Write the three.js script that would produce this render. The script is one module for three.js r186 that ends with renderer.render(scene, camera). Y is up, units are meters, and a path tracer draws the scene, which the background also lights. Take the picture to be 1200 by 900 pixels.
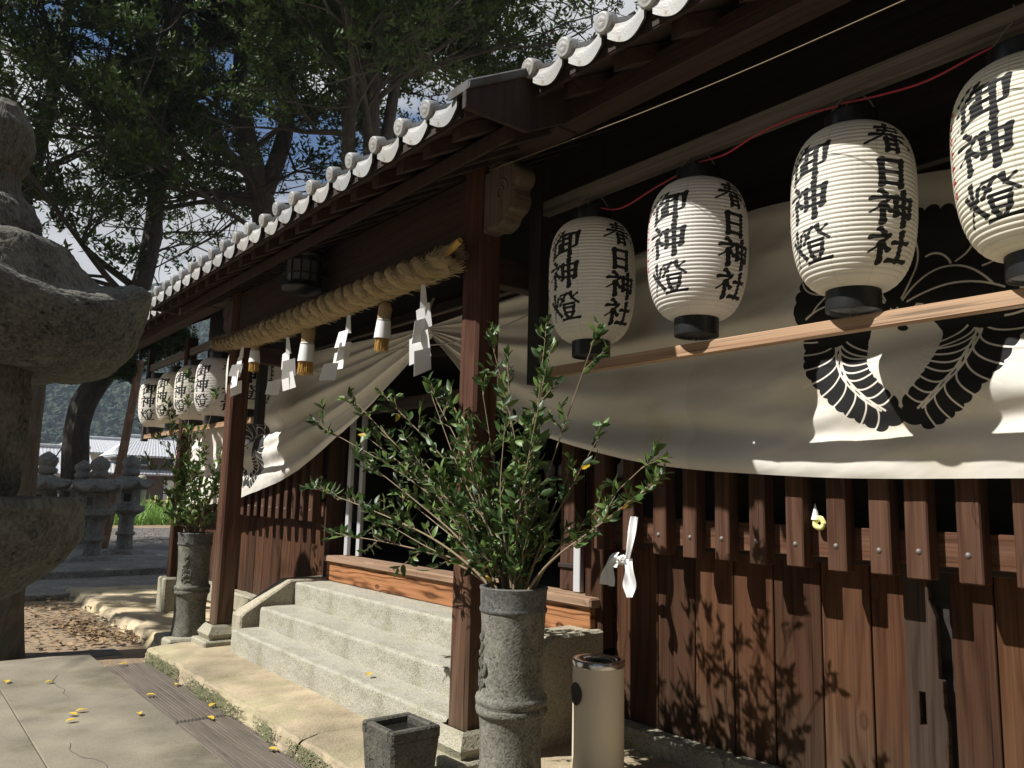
import * as THREE from 'three';
import { mergeGeometries } from 'three/addons/utils/BufferGeometryUtils.js';
import { createNoise3D } from 'simplex-noise';

// ---------------------------------------------------------------- camera, sky, sun, exposure
const scene = new THREE.Scene();
const camera = new THREE.PerspectiveCamera(51.64, 4 / 3, 0.1, 4000);
{
  const yaw = THREE.MathUtils.degToRad(51.55), pitch = THREE.MathUtils.degToRad(8.0), roll = THREE.MathUtils.degToRad(1.38);
  const fw = new THREE.Vector3(-Math.sin(yaw) * Math.cos(pitch), Math.sin(pitch), -Math.cos(yaw) * Math.cos(pitch));
  const r = new THREE.Vector3(Math.cos(yaw), 0, -Math.sin(yaw)), u = new THREE.Vector3().crossVectors(r, fw);
  const c = Math.cos(roll), s = Math.sin(roll);
  const r2 = r.clone().multiplyScalar(c).addScaledVector(u, s), u2 = u.clone().multiplyScalar(c).addScaledVector(r, -s);
  camera.quaternion.setFromRotationMatrix(new THREE.Matrix4().makeBasis(r2, u2, fw.clone().negate()));
  camera.position.set(0, 1.55, 0);
}
const renderer = new THREE.WebGLRenderer({ antialias: true });
renderer.setSize(1024, 768);
renderer.toneMapping = THREE.LinearToneMapping;
renderer.toneMappingExposure = 1.6;
renderer.shadowMap.enabled = true;

function mulberry(a) { return () => { a = (a + 0x6d2b79f5) | 0; let t = Math.imul(a ^ (a >>> 15), 1 | a); t = (t + Math.imul(t ^ (t >>> 7), 61 | t)) ^ t; return ((t ^ (t >>> 14)) >>> 0) / 4294967296; }; }
const n3 = createNoise3D(mulberry(11));
const clamp = (x, a = 0, b = 1) => Math.min(b, Math.max(a, x));
const lerp = (a, b, t) => a + (b - a) * t;
const sstep = (a, b, x) => { const t = clamp((x - a) / (b - a)); return t * t * (3 - 2 * t); };
const fbm3 = (x, y, z, o = 4) => { let s = 0, a = 0.5; for (let i = 0; i < o; i++) { s += a * n3(x, y, z); x *= 2.03; y *= 2.03; z *= 2.03; a *= 0.5; } return s; };
const V = (x, y, z) => new THREE.Vector3(x, y, z);

const SUN = V(-0.325, 1.17, 1).normalize();
{
  const W = 1024, H = 512, data = new Float32Array(W * H * 4);
  for (let j = 0; j < H; j++) {
    const el = ((j + 0.5) / H - 0.5) * Math.PI, y = Math.sin(el), ce = Math.cos(el);
    for (let i = 0; i < W; i++) {
      const az = ((i + 0.5) / W) * Math.PI * 2, x = Math.cos(az) * ce, z = Math.sin(az) * ce, o = (j * W + i) * 4;
      const h = Math.max(y, 0), k = Math.pow(1 - h, 2.4);
      let r = lerp(0.24, 0.85, k), g = lerp(0.62, 1.15, k), b = lerp(1.5, 1.7, k);
      const q = 1.0 / (h + 0.22), cl = fbm3(x * q * 1.1 + 28.77, z * q * 1.1 + 19.11, y * 0.8 + 5, 6);
      let c = sstep(-0.16, 0.10, cl);
      const shade = 0.78 + 0.22 * sstep(-0.3, 0.5, fbm3(x * q * 2 + 9, z * q * 2, 2, 4));
      c *= sstep(-0.02, 0.1, y);
      r = lerp(r, 3.5 * shade, c); g = lerp(g, 3.55 * shade, c); b = lerp(b, 3.65 * shade, c);
      if (y < 0) { r = 0.3; g = 0.3; b = 0.28; }
      data[o] = r; data[o + 1] = g; data[o + 2] = b; data[o + 3] = 1;
    }
  }
  const t = new THREE.DataTexture(data, W, H, THREE.RGBAFormat, THREE.FloatType);
  t.mapping = THREE.EquirectangularReflectionMapping; t.magFilter = THREE.LinearFilter; t.minFilter = THREE.LinearFilter; t.wrapS = THREE.RepeatWrapping; t.needsUpdate = true;
  scene.background = t; scene.environment = t;
}
scene.environmentIntensity = 0.13; scene.backgroundIntensity = 0.13;
const sun = new THREE.DirectionalLight(new THREE.Color(1, 0.965, 0.905), 5.0);
sun.name = 'sunlight';
sun.position.copy(SUN).multiplyScalar(60).add(V(-6, 0, -3));
sun.target.position.set(-6, 0, -3);
sun.castShadow = true; sun.shadow.mapSize.set(4096, 4096);
Object.assign(sun.shadow.camera, { left: -30, right: 30, top: 30, bottom: -30, near: 1, far: 160 });
scene.add(sun, sun.target);
scene.fog = new THREE.FogExp2(new THREE.Color(0.62, 0.76, 0.92), 0.0003);

// ---------------------------------------------------------------- naming and tagging
const used = new Map();
function numbered(name) { const base = name.replace(/_\d\d\d$/, ''); const k = used.get(base) ?? 0; used.set(base, k + 1); return k ? `${base}_${String(k).padStart(3, '0')}` : base; }
function tag(o, label, category, group, kind) { if (label) o.userData.label = label; if (category) o.userData.category = category; if (group) o.userData.group = group; if (kind) o.userData.kind = kind; return o; }
function thing(name, label, category, pos = [0, 0, 0], turn = 0, group) { const o = new THREE.Group(); o.name = numbered(name); o.position.set(...pos); o.rotation.y = turn; scene.add(o); return tag(o, label, category, group); }
function part(name, geo, mat, parent, kind) { const m = new THREE.Mesh(geo, mat); m.name = name; m.castShadow = m.receiveShadow = true; (parent ?? scene).add(m); if (!parent) m.name = numbered(name); if (kind) m.userData.kind = kind; return m; }
function struct(name, geo, mat) { const m = part(name, geo, mat); m.userData.kind = 'structure'; return m; }
function dup(o, pos, turn, label, group) { const c = o.clone(); c.name = numbered(o.name); c.userData = { ...o.userData }; if (label) c.userData.label = label; if (group) c.userData.group = group; c.position.set(...pos); c.rotation.y = turn; scene.add(c); return c; }

// ---------------------------------------------------------------- textures (tiling, surfaces only)
function hash(i, j, s) { let h = Math.imul(i, 374761393) + Math.imul(j, 668265263) + Math.imul(s, 2147483647 ^ 0x5bd1e995); h = Math.imul(h ^ (h >>> 13), 1274126177); return ((h ^ (h >>> 16)) >>> 0) / 4294967296; }
function pn(x, y, px, py, s) { // periodic value noise, 0..1
  const i = Math.floor(x), j = Math.floor(y), fx = x - i, fy = y - j, u = fx * fx * (3 - 2 * fx), v = fy * fy * (3 - 2 * fy);
  const a = ((i % px) + px) % px, b = (a + 1) % px, c = ((j % py) + py) % py, d = (c + 1) % py;
  return lerp(lerp(hash(a, c, s), hash(b, c, s), u), lerp(hash(a, d, s), hash(b, d, s), u), v);
}
function pf(u, v, fx, fy, s, o = 4) { let t = 0, a = 0.5, n = 0; for (let k = 0; k < o; k++) { t += a * pn(u * fx, v * fy, fx, fy, s + k * 17); n += a; a *= 0.55; fx *= 2; fy *= 2; } return t / n; }
const enc = (x) => { x = clamp(x); return Math.round(255 * (x <= 0.0031308 ? 12.92 * x : 1.055 * Math.pow(x, 1 / 2.4) - 0.055)); };
function surface(w, h, mw, mh, fn) { // fn(u, v) -> [r, g, b, height]
  const col = new Uint8Array(w * h * 4), bmp = new Uint8Array(w * h * 4);
  for (let j = 0; j < h; j++) for (let i = 0; i < w; i++) {
    const c = fn((i + 0.5) / w, (j + 0.5) / h), o = (j * w + i) * 4;
    col[o] = enc(c[0]); col[o + 1] = enc(c[1]); col[o + 2] = enc(c[2]); col[o + 3] = 255;
    bmp[o] = bmp[o + 1] = bmp[o + 2] = Math.round(255 * clamp(c[3])); bmp[o + 3] = 255;
  }
  const mk = (d, srgb) => { const t = new THREE.DataTexture(d, w, h, THREE.RGBAFormat); t.wrapS = t.wrapT = THREE.RepeatWrapping; t.magFilter = THREE.LinearFilter; t.minFilter = THREE.LinearMipmapLinearFilter; t.generateMipmaps = true; if (srgb) t.colorSpace = THREE.SRGBColorSpace; t.repeat.set(1 / mw, 1 / mh); t.needsUpdate = true; return t; };
  return { map: mk(col, true), bump: mk(bmp, false) };
}
function woodTex(rings, dark, seed) {
  return surface(512, 1024, 0.6, 2.4, (u, v) => {
    const warp = pf(u, v, 3, 2, seed, 4), warp2 = pf(u, v, 6, 3, seed + 40, 3);
    let kn = 0; for (const [ku, kv] of [[0.22, 0.13], [0.71, 0.38], [0.38, 0.64], [0.86, 0.83]]) { const du = (u - ku) * 0.6, dv = (v - kv) * 2.4 * 0.55; kn += Math.exp(-(du * du + dv * dv) / 0.0009); }
    const ph = u * 6 + (warp - 0.5) * rings + 0.35 * (warp2 - 0.5) + kn * 1.1;
    const s = 0.5 + 0.5 * Math.sin(ph * Math.PI * 2), line = Math.pow(s, 3);
    const fib = pf(u, v, 96, 5, seed + 3, 3), big = pf(u, v, 2, 2, seed + 9, 3), crack = sstep(0.72, 0.84, pf(u, v, 60, 3, seed + 21, 3));
    const t = clamp(0.98 - 0.16 * sstep(0.6, 1, kn) - dark * line - 0.42 * (1 - fib) - 0.25 * (1 - big) - 0.3 * crack);
    return [t, t * (0.98 - 0.10 * line), t * (0.97 - 0.16 * line), 0.62 * fib + 0.25 * (1 - line) - 0.5 * crack + 0.1];
  });
}
const T = {
  wood: woodTex(3.2, 0.20, 5), sill: woodTex(5.5, 0.46, 31), plain: woodTex(1.2, 0.16, 77),
  granite: surface(1024, 1024, 1.0, 1.0, (u, v) => {
    const a = pn(u * 240, v * 240, 240, 240, 3), b = pn(u * 110, v * 110, 110, 110, 8), big = pf(u, v, 3, 3, 4, 5), st = pf(u, v, 7, 7, 61, 4);
    let t = 0.80 + 0.34 * (big - 0.5) - 0.44 * sstep(0.58, 0.85, a) + 0.16 * sstep(0.7, 0.9, b) - 0.10 * sstep(0.56, 0.75, st);
    return [t, t * 0.985, t * (0.94 - 0.06 * sstep(0.5, 0.7, st)), 0.5 * a + 0.3 * b + 0.3 * big];
  }),
  stone: surface(1024, 1024, 1.6, 1.6, (u, v) => {
    const a = pn(u * 200, v * 200, 200, 200, 13), b = pf(u, v, 40, 40, 18, 3), big = pf(u, v, 4, 4, 14, 5), lich = sstep(0.56, 0.68, pf(u, v, 14, 14, 91, 4)), pit = sstep(0.68, 0.82, pf(u, v, 130, 130, 93, 2));
    let t = 0.62 + 0.5 * (big - 0.5) + 0.36 * (b - 0.5) + 0.5 * (a - 0.5) + 0.35 * (pn(u * 420, v * 420, 420, 420, 97) - 0.5) - 0.2 * pit; const l = lich * 0.22;
    return [t + l, (t + l) * 0.985, t * 0.93 + l * 0.75, 0.35 * b + 0.3 * big + 0.25 * a - 0.4 * pit + 0.2];
  }),
  concrete: surface(1024, 1024, 2.6, 2.6, (u, v) => {
    const a = pn(u * 420, v * 420, 420, 420, 23), big = pf(u, v, 3, 3, 24, 6), mid = pf(u, v, 12, 12, 26, 4), st = sstep(0.52, 0.7, pf(u, v, 5, 5, 29, 5));
    const t = 0.74 + 0.6 * (big - 0.5) + 0.42 * (mid - 0.5) + 0.22 * (a - 0.5) - 0.2 * st;
    return [t, t * (0.98 - 0.01 * st), t * (0.93 - 0.1 * st), 0.3 * a + 0.5 * mid];
  }),
  dirt: surface(1024, 1024, 3, 3, (u, v) => {
    const a = pf(u, v, 90, 90, 33, 3), big = pf(u, v, 3, 3, 34, 5), mid = pf(u, v, 18, 18, 36, 4);
    const t = 0.62 + 0.45 * (big - 0.5) + 0.4 * (mid - 0.5) + 0.5 * (a - 0.5);
    return [t, t * 0.95, t * 0.88, 0.5 * a + 0.5 * mid];
  }),
  slab: surface(1024, 1024, 2.2, 2.2, (u, v) => {
    const a = pn(u * 260, v * 260, 260, 260, 43), big = pf(u, v, 3, 3, 44, 5), mid = pf(u, v, 14, 6, 46, 5), moss = sstep(0.56, 0.72, pf(u, v, 6, 6, 49, 4));
    const t = 0.72 + 0.6 * (big - 0.5) + 0.5 * (mid - 0.5) + 0.2 * (a - 0.5), m = moss * 0.16;
    return [t * (1 - m), t * (0.96 - m * 0.7), t * (0.86 - m), 0.7 * mid + 0.3 * a];
  }),
  bark: surface(512, 1024, 0.7, 1.4, (u, v) => {
    const f = pf(u, v, 14, 5, 53, 4), g = pf(u, v, 40, 20, 55, 3), l = sstep(0.58, 0.72, pf(u, v, 5, 6, 57, 4));
    const t = 0.35 + 0.55 * f * g * 1.6 + 0.25 * l; return [t, t * 0.97, t * 0.9, f * 0.8 + g * 0.2];
  }),
  cloth: surface(1024, 1024, 1.5, 1.5, (u, v) => {
    const w = 0.5 + 0.25 * (pn(u * 500, v * 500, 500, 500, 63) + pn(u * 512, v * 128, 512, 128, 64)), big = pf(u, v, 2, 3, 65, 5), st = sstep(0.6, 0.78, pf(u, v, 4, 3, 67, 4));
    const t = 0.90 + 0.14 * (big - 0.5) - 0.05 * st; return [t, t * (1 - 0.03 * st), t * (1 - 0.1 * st), w];
  }),
  straw: surface(256, 512, 0.12, 0.5, (u, v) => {
    const f = pf(u, v, 40, 4, 73, 3), g = pf(u, v, 5, 5, 75, 3), t = 0.35 + 0.75 * f * (0.6 + 0.6 * g); return [t, t * 0.9, t * 0.72, f];
  }),
  plaster: surface(512, 512, 2, 2, (u, v) => { const b = pf(u, v, 5, 5, 83, 5), t = 0.85 + 0.2 * (b - 0.5); return [t, t, t * 0.98, b]; }),
  tile: surface(512, 512, 0.9, 0.9, (u, v) => {
    const b = pf(u, v, 6, 6, 87, 5), a = pn(u * 150, v * 150, 150, 150, 88), st = sstep(0.6, 0.7, pf(u, v, 14, 14, 89, 4)), t = 0.86 + 0.3 * (b - 0.5) + 0.08 * (a - 0.5);
    return [t * (1 - 0.3 * st), t * (1 - 0.42 * st), t * (1 - 0.55 * st), 0.5 * b + 0.3 * a];
  }),
};
function mat(t, r, g, b, o = {}) {
  const m = new THREE.MeshPhysicalMaterial({ color: new THREE.Color().setRGB(r, g, b), roughness: o.rough ?? 0.85, metalness: o.metal ?? 0 });
  if (t) { m.map = t.map; if (o.bump) { m.bumpMap = t.bump; m.bumpScale = o.bump; } }
  if (o.vc) m.vertexColors = true;
  if (o.trans) { m.transmission = o.trans; m.thickness = 0; }
  if (o.coat) { m.clearcoat = o.coat; m.clearcoatRoughness = 0.3; }
  if (o.spec !== undefined) m.specularIntensity = o.spec;
  return m;
}
const M = {
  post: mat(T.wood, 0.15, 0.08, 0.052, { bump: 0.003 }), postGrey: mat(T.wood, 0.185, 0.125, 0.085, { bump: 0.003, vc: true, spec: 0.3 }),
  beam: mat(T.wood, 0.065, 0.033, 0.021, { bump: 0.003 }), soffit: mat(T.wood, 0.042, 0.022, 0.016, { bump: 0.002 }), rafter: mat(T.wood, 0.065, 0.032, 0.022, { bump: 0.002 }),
  planks: [mat(T.wood, 0.105, 0.048, 0.025, { bump: 0.002, vc: true, spec: 0.3 }), mat(T.wood, 0.075, 0.036, 0.020, { bump: 0.002, vc: true, spec: 0.3 }), mat(T.wood, 0.120, 0.058, 0.031, { bump: 0.002, vc: true, spec: 0.3 })],
  slat: mat(T.plain, 0.105, 0.056, 0.036, { bump: 0.002, spec: 0.3 }), slatB: mat(T.wood, 0.125, 0.065, 0.041, { bump: 0.002, spec: 0.3 }), rail: mat(T.plain, 0.19, 0.098, 0.06, { bump: 0.002, spec: 0.3 }),
  greyWood: mat(T.wood, 0.13, 0.105, 0.085, { bump: 0.002, vc: true }), sillTop: mat(T.plain, 0.42, 0.275, 0.175, { bump: 0.001 }), sillFace: mat(T.sill, 0.46, 0.215, 0.095, { bump: 0.0015, spec: 0.3 }),
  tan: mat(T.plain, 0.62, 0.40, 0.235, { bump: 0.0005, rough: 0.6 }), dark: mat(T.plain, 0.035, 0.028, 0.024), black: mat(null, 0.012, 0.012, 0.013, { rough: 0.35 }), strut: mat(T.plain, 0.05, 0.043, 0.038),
  greyBar: mat(T.plain, 0.24, 0.215, 0.18, { rough: 0.7 }), alu: mat(null, 0.55, 0.56, 0.57, { rough: 0.4, metal: 0.3 }), bolt: mat(null, 0.16, 0.14, 0.13, { rough: 0.6, metal: 0.5 }),
  granite: mat(T.granite, 0.45, 0.435, 0.375, { bump: 0.004 }), baseStone: mat(T.granite, 0.40, 0.38, 0.30, { bump: 0.004 }),
  bigStone: mat(T.stone, 0.135, 0.13, 0.115, { bump: 0.005, rough: 0.95 }), oldStone: mat(T.stone, 0.36, 0.36, 0.34, { bump: 0.006, rough: 0.95 }), vase: mat(T.stone, 0.205, 0.20, 0.172, { bump: 0.004 }), vaseBand: mat(T.stone, 0.14, 0.14, 0.14, { bump: 0.002, rough: 0.6 }),
  paving: mat(T.concrete, 0.245, 0.22, 0.17, { bump: 0.003 }), apron: mat(T.concrete, 0.62, 0.52, 0.36, { bump: 0.003 }), platform: mat(T.slab, 0.44, 0.375, 0.275, { bump: 0.008 }), kerb: mat(T.slab, 0.33, 0.33, 0.20, { bump: 0.012 }),
  dirt: mat(T.dirt, 0.36, 0.275, 0.185, { bump: 0.02 }), asphalt: mat(T.dirt, 0.16, 0.155, 0.15, { bump: 0.006 }), drain: mat(T.concrete, 0.15, 0.125, 0.105, { bump: 0.001 }),
  boxStone: mat(T.stone, 0.10, 0.095, 0.08, { bump: 0.006 }), tile: mat(T.tile, 0.37, 0.375, 0.375, { bump: 0.002, rough: 0.55 }), tileDark: mat(T.tile, 0.07, 0.07, 0.07, { rough: 0.7 }),
  cloth: mat(T.cloth, 0.82, 0.785, 0.71, { bump: 0.0006, rough: 0.95, trans: 0.12 }), paper: mat(null, 0.88, 0.88, 0.87, { rough: 0.8, trans: 0.2 }), straw: mat(T.straw, 0.50, 0.40, 0.25, { bump: 0.004, rough: 1 }), strawLoose: mat(null, 0.46, 0.36, 0.21, { rough: 1 }), strawTip: mat(T.straw, 0.85, 0.56, 0.18, { bump: 0.002 }),
  bark: mat(T.bark, 0.13, 0.11, 0.09, { bump: 0.02 }), barkDark: mat(T.bark, 0.10, 0.085, 0.07, { bump: 0.02 }), stem: mat(null, 0.20, 0.15, 0.09), stemGreen: mat(null, 0.17, 0.20, 0.08),
  leaf: mat(null, 0.055, 0.105, 0.03, { rough: 0.6, trans: 0.3 }), canopy: mat(null, 1, 1, 1, { rough: 0.6, trans: 0.45, spec: 0.35 }),
  bin: mat(T.plaster, 0.78, 0.68, 0.53, { rough: 0.45 }), steel: mat(null, 0.6, 0.6, 0.6, { rough: 0.22, metal: 1 }), wire: mat(null, 0.25, 0.24, 0.22), redWire: mat(null, 0.45, 0.04, 0.06, { rough: 0.5 }), whiteWire: mat(null, 0.35, 0.35, 0.34),
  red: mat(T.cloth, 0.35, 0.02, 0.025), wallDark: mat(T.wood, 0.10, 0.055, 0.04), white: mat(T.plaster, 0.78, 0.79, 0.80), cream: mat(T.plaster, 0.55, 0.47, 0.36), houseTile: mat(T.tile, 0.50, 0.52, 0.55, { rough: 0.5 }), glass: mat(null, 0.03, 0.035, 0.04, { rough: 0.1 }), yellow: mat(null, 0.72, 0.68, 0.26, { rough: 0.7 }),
};
M.leaf.side = M.canopy.side = M.cloth.side = M.paper.side = THREE.DoubleSide;

// ---------------------------------------------------------------- geometry helpers
const rnd = mulberry(2024);
const R = (a, b) => a + (b - a) * rnd();
function fin(g) { return g.index ? g.toNonIndexed() : g; }
// chamfered box, uv in metres with v along the longest side, its own random place on the texture
function box(w, h, d, c = 0.004, o = {}) {
  c = Math.min(c, w / 3, h / 3, d / 3);
  const X = w / 2, Y = h / 2, Z = d / 2, P = [], N = [], U = [];
  const S = [w, h, d], long = o.grain ?? S.indexOf(Math.max(...S)), ou = o.u ?? R(0, 9), ov = o.v ?? R(0, 9);
  const put = (pts, n) => {
    const ax = [0, 1, 2].sort((a, b) => Math.abs(n[b]) - Math.abs(n[a]))[0];
    const others = [0, 1, 2].filter((k) => k !== ax); let va = others.includes(long) ? long : others[1]; const ua = others.find((k) => k !== va);
    for (let i = 1; i < pts.length - 1; i++) for (const p of [pts[0], pts[i], pts[i + 1]]) { P.push(...p); N.push(...n); U.push(p[ua] + ou + ax * 0.37, p[va] + ov); }
  };
  const quad = (a, b, cc, dd, n) => { // orient
    const e1 = [b[0] - a[0], b[1] - a[1], b[2] - a[2]], e2 = [cc[0] - a[0], cc[1] - a[1], cc[2] - a[2]];
    const cr = [e1[1] * e2[2] - e1[2] * e2[1], e1[2] * e2[0] - e1[0] * e2[2], e1[0] * e2[1] - e1[1] * e2[0]];
    const pts = dd ? [a, b, cc, dd] : [a, b, cc]; if (cr[0] * n[0] + cr[1] * n[1] + cr[2] * n[2] < 0) pts.reverse(); put(pts, n);
  };
  const D = [X, Y, Z];
  for (let a = 0; a < 3; a++) for (const s of [1, -1]) {
    const b = (a + 1) % 3, e = (a + 2) % 3, n = [0, 0, 0]; n[a] = s;
    const f = (sb, se) => { const p = [0, 0, 0]; p[a] = s * D[a]; p[b] = sb * (D[b] - c); p[e] = se * (D[e] - c); return p; };
    quad(f(-1, -1), f(1, -1), f(1, 1), f(-1, 1), n);
    for (const s2 of [1, -1]) { // edge between +-a and +-b
      const q = (se, onA) => { const p = [0, 0, 0]; p[a] = s * (D[a] - (onA ? 0 : c)); p[b] = s2 * (D[b] - (onA ? c : 0)); p[e] = se * (D[e] - c); return p; };
      const m = [0, 0, 0]; m[a] = s * Math.SQRT1_2; m[b] = s2 * Math.SQRT1_2; quad(q(-1, true), q(1, true), q(1, false), q(-1, false), m);
    }
  }
  for (const sx of [1, -1]) for (const sy of [1, -1]) for (const sz of [1, -1]) { const k = 0.577; quad([sx * X, sy * (Y - c), sz * (Z - c)], [sx * (X - c), sy * Y, sz * (Z - c)], [sx * (X - c), sy * (Y - c), sz * Z], null, [sx * k, sy * k, sz * k]); }
  const g = new THREE.BufferGeometry();
  g.setAttribute('position', new THREE.Float32BufferAttribute(P, 3)); g.setAttribute('normal', new THREE.Float32BufferAttribute(N, 3)); g.setAttribute('uv', new THREE.Float32BufferAttribute(U, 2));
  return g;
}
const span = (x0, x1, y0, y1, z0, z1, c, o) => box(Math.abs(x1 - x0), Math.abs(y1 - y0), Math.abs(z1 - z0), c, o).translate((x0 + x1) / 2, (y0 + y1) / 2, (z0 + z1) / 2);
function scaleUV(g, su, sv, ou = 0, ov = 0) { const u = g.attributes.uv; for (let i = 0; i < u.count; i++) u.setXY(i, u.getX(i) * su + ou, u.getY(i) * sv + ov); return g; }
function lathe(pts, seg = 48, uvR = 0.2) { const g = new THREE.LatheGeometry(pts.map(([r, y]) => new THREE.Vector2(r, y)), seg), L = [0]; for (let i = 1; i < pts.length; i++) L.push(L[i - 1] + Math.hypot(pts[i][0] - pts[i - 1][0], pts[i][1] - pts[i - 1][1])); const u = g.attributes.uv; for (let i = 0; i < u.count; i++) u.setXY(i, u.getX(i) * 2 * Math.PI * uvR, L[i % pts.length]); return g; }
function tube(pts, r, seg = 24, rad = 6, closed = false) { const c = new THREE.CatmullRomCurve3(pts.map((p) => (p.isVector3 ? p : V(...p))), closed); return scaleUV(new THREE.TubeGeometry(c, seg, r, rad, closed), 2 * Math.PI * r, c.getLength()); }
// tapered tube along points [x, y, z, r]
function taper(pts, rad = 8, seg = 10, close = true) {
  const c = new THREE.CatmullRomCurve3(pts.map((p) => V(p[0], p[1], p[2]))), n = (pts.length - 1) * seg, fr = c.computeFrenetFrames(n), P = [], N = [], U = [], I = []; let len = 0, prev = null;
  for (let i = 0; i <= n; i++) {
    const t = i / n, p = c.getPoint(t), k = Math.min(pts.length - 2, Math.floor(t * (pts.length - 1))), f = t * (pts.length - 1) - k, r = lerp(pts[k][3], pts[k + 1][3], f); if (prev) len += p.distanceTo(prev); prev = p;
    for (let j = 0; j <= rad; j++) { const a = (j / rad) * Math.PI * 2, d = fr.normals[i].clone().multiplyScalar(Math.cos(a)).addScaledVector(fr.binormals[i], Math.sin(a)); P.push(p.x + d.x * r, p.y + d.y * r, p.z + d.z * r); N.push(d.x, d.y, d.z); U.push((j / rad) * Math.PI * 2 * Math.max(r, 0.02), len); }
  }
  for (let i = 0; i < n; i++) for (let j = 0; j < rad; j++) { const a = i * (rad + 1) + j, b = a + rad + 1; I.push(a, a + 1, b, b, a + 1, b + 1); }
  const g = new THREE.BufferGeometry(); g.setAttribute('position', new THREE.Float32BufferAttribute(P, 3)); g.setAttribute('normal', new THREE.Float32BufferAttribute(N, 3)); g.setAttribute('uv', new THREE.Float32BufferAttribute(U, 2)); g.setIndex(I); return g;
}
function merge(list) { return mergeGeometries(list.map((g) => { const f = fin(g); for (const k of Object.keys(f.attributes)) if (!['position', 'normal', 'uv', 'color'].includes(k)) f.deleteAttribute(k); return f; })); }
function grid(nu, nv, fn) { // fn(u, v) -> [x, y, z, tu, tv]
  const P = [], U = [], I = [];
  for (let j = 0; j <= nv; j++) for (let i = 0; i <= nu; i++) { const q = fn(i / nu, j / nv); P.push(q[0], q[1], q[2]); U.push(q[3], q[4]); }
  for (let j = 0; j < nv; j++) for (let i = 0; i < nu; i++) { const a = j * (nu + 1) + i, b = a + nu + 1; I.push(a, a + 1, b, b, a + 1, b + 1); }
  const g = new THREE.BufferGeometry(); g.setAttribute('position', new THREE.Float32BufferAttribute(P, 3)); g.setAttribute('uv', new THREE.Float32BufferAttribute(U, 2)); g.setIndex(I); g.computeVertexNormals(); return g;
}
function rough(g, amp, freq, seed = 0) { // push vertices about by smooth noise
  const p = g.attributes.position; if (!g.attributes.normal) g.computeVertexNormals(); const nn = g.attributes.normal;
  for (let i = 0; i < p.count; i++) { const x = p.getX(i), y = p.getY(i), z = p.getZ(i), d = amp * fbm3(x * freq + seed, y * freq, z * freq - seed, 3); p.setXYZ(i, x + nn.getX(i) * d, y + nn.getY(i) * d, z + nn.getZ(i) * d); }
  g.computeVertexNormals(); return g;
}
function vcol(g, fn) { const p = g.attributes.position, c = new Float32Array(p.count * 3); for (let i = 0; i < p.count; i++) { const k = fn(p.getX(i), p.getY(i), p.getZ(i)); c[i * 3] = k[0]; c[i * 3 + 1] = k[1]; c[i * 3 + 2] = k[2]; } g.setAttribute('color', new THREE.BufferAttribute(c, 3)); return g; }
function extrude(pts, depth, bev = 0.006, seg = 2) { const s = new THREE.Shape(pts.map((p) => new THREE.Vector2(p[0], p[1]))); return new THREE.ExtrudeGeometry(s, { depth: depth - 2 * bev, bevelEnabled: bev > 0, bevelSize: bev, bevelThickness: bev, bevelSegments: seg, bevelOffset: -bev }).translate(0, 0, -depth / 2 + bev); }
const plankGeo = (w, h, d, segs = 5) => { // board with several rows so that weathering can vary with height
  const parts = []; const g = box(w, h, d, 0.004, { grain: 1 }); parts.push(g); return g;
};

// ---------------------------------------------------------------- ground, paving, apron
{
  const N = 150, m = (t) => { const s = t * 2 - 1; return Math.sign(s) * (Math.abs(s) * 14 + Math.pow(Math.abs(s), 7) * 1500); };
  const g = grid(N, N, (u, v) => { const x = -14 + m(u), z = m(v); const near = Math.hypot(x + 12, z) < 60 ? 1 : 0; const y = -0.05 + near * 0.028 * fbm3(x * 0.7, z * 0.7, 3, 4) - (Math.hypot(x + 12, z) > 150 ? 0.4 : 0); return [x, y, -z * -1, x, z]; });
  g.computeVertexNormals();
  const gm = M.dirt.clone(); gm.side = THREE.DoubleSide; struct('ground', g, gm);
}
struct('road', grid(2, 2, (u, v) => [lerp(-33, -20.5, u), -0.02, lerp(-60, 12, v), u * 12, v * 70]), Object.assign(M.asphalt, { side: THREE.DoubleSide }));
{ // cast paving slabs in front of the hall, joints between them
  const pav = new THREE.Group(); pav.name = 'pavement'; pav.userData.kind = 'structure'; scene.add(pav);
  const xs = [-8.46, -3.0, -0.2, 2.6], zs = [-1.74, -0.92, 1.4, 4.2];
  for (let i = 0; i < xs.length - 1; i++) for (let j = 0; j < zs.length - 1; j++) { const g = box(xs[i + 1] - xs[i] - 0.006, 0.14, zs[j + 1] - zs[j] - 0.006, 0.004, { grain: 0 }); g.translate((xs[i] + xs[i + 1]) / 2, -0.07 + R(-0.002, 0.002), (zs[j] + zs[j + 1]) / 2); part('paving_slab', g, M.paving, pav); }
  { const r = mulberry(14), gs = []; for (const [x, z, a, L] of [[-7.6, -1.35, 0.4, 0.9], [-6.6, -0.3, 1.9, 1.1], [-5.6, -1.1, 0.5, 0.8]]) { const pts = []; let px = x, pz = z, d = a; for (let k = 0; k < 14; k++) { pts.push([px, 0.0015, pz]); d += (r() - 0.5) * 0.8; px += Math.cos(d) * L / 14; pz += Math.sin(d) * L / 14; } gs.push(tube(pts, 0.0022, 40, 4)); } const m = part('crack', merge(gs), M.asphalt, pav); m.userData.kind = 'stuff'; }
  struct('gutter', span(-8.85, -8.47, -0.11, -0.042, -2.05, 4, 0.01), M.asphalt);
}
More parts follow.
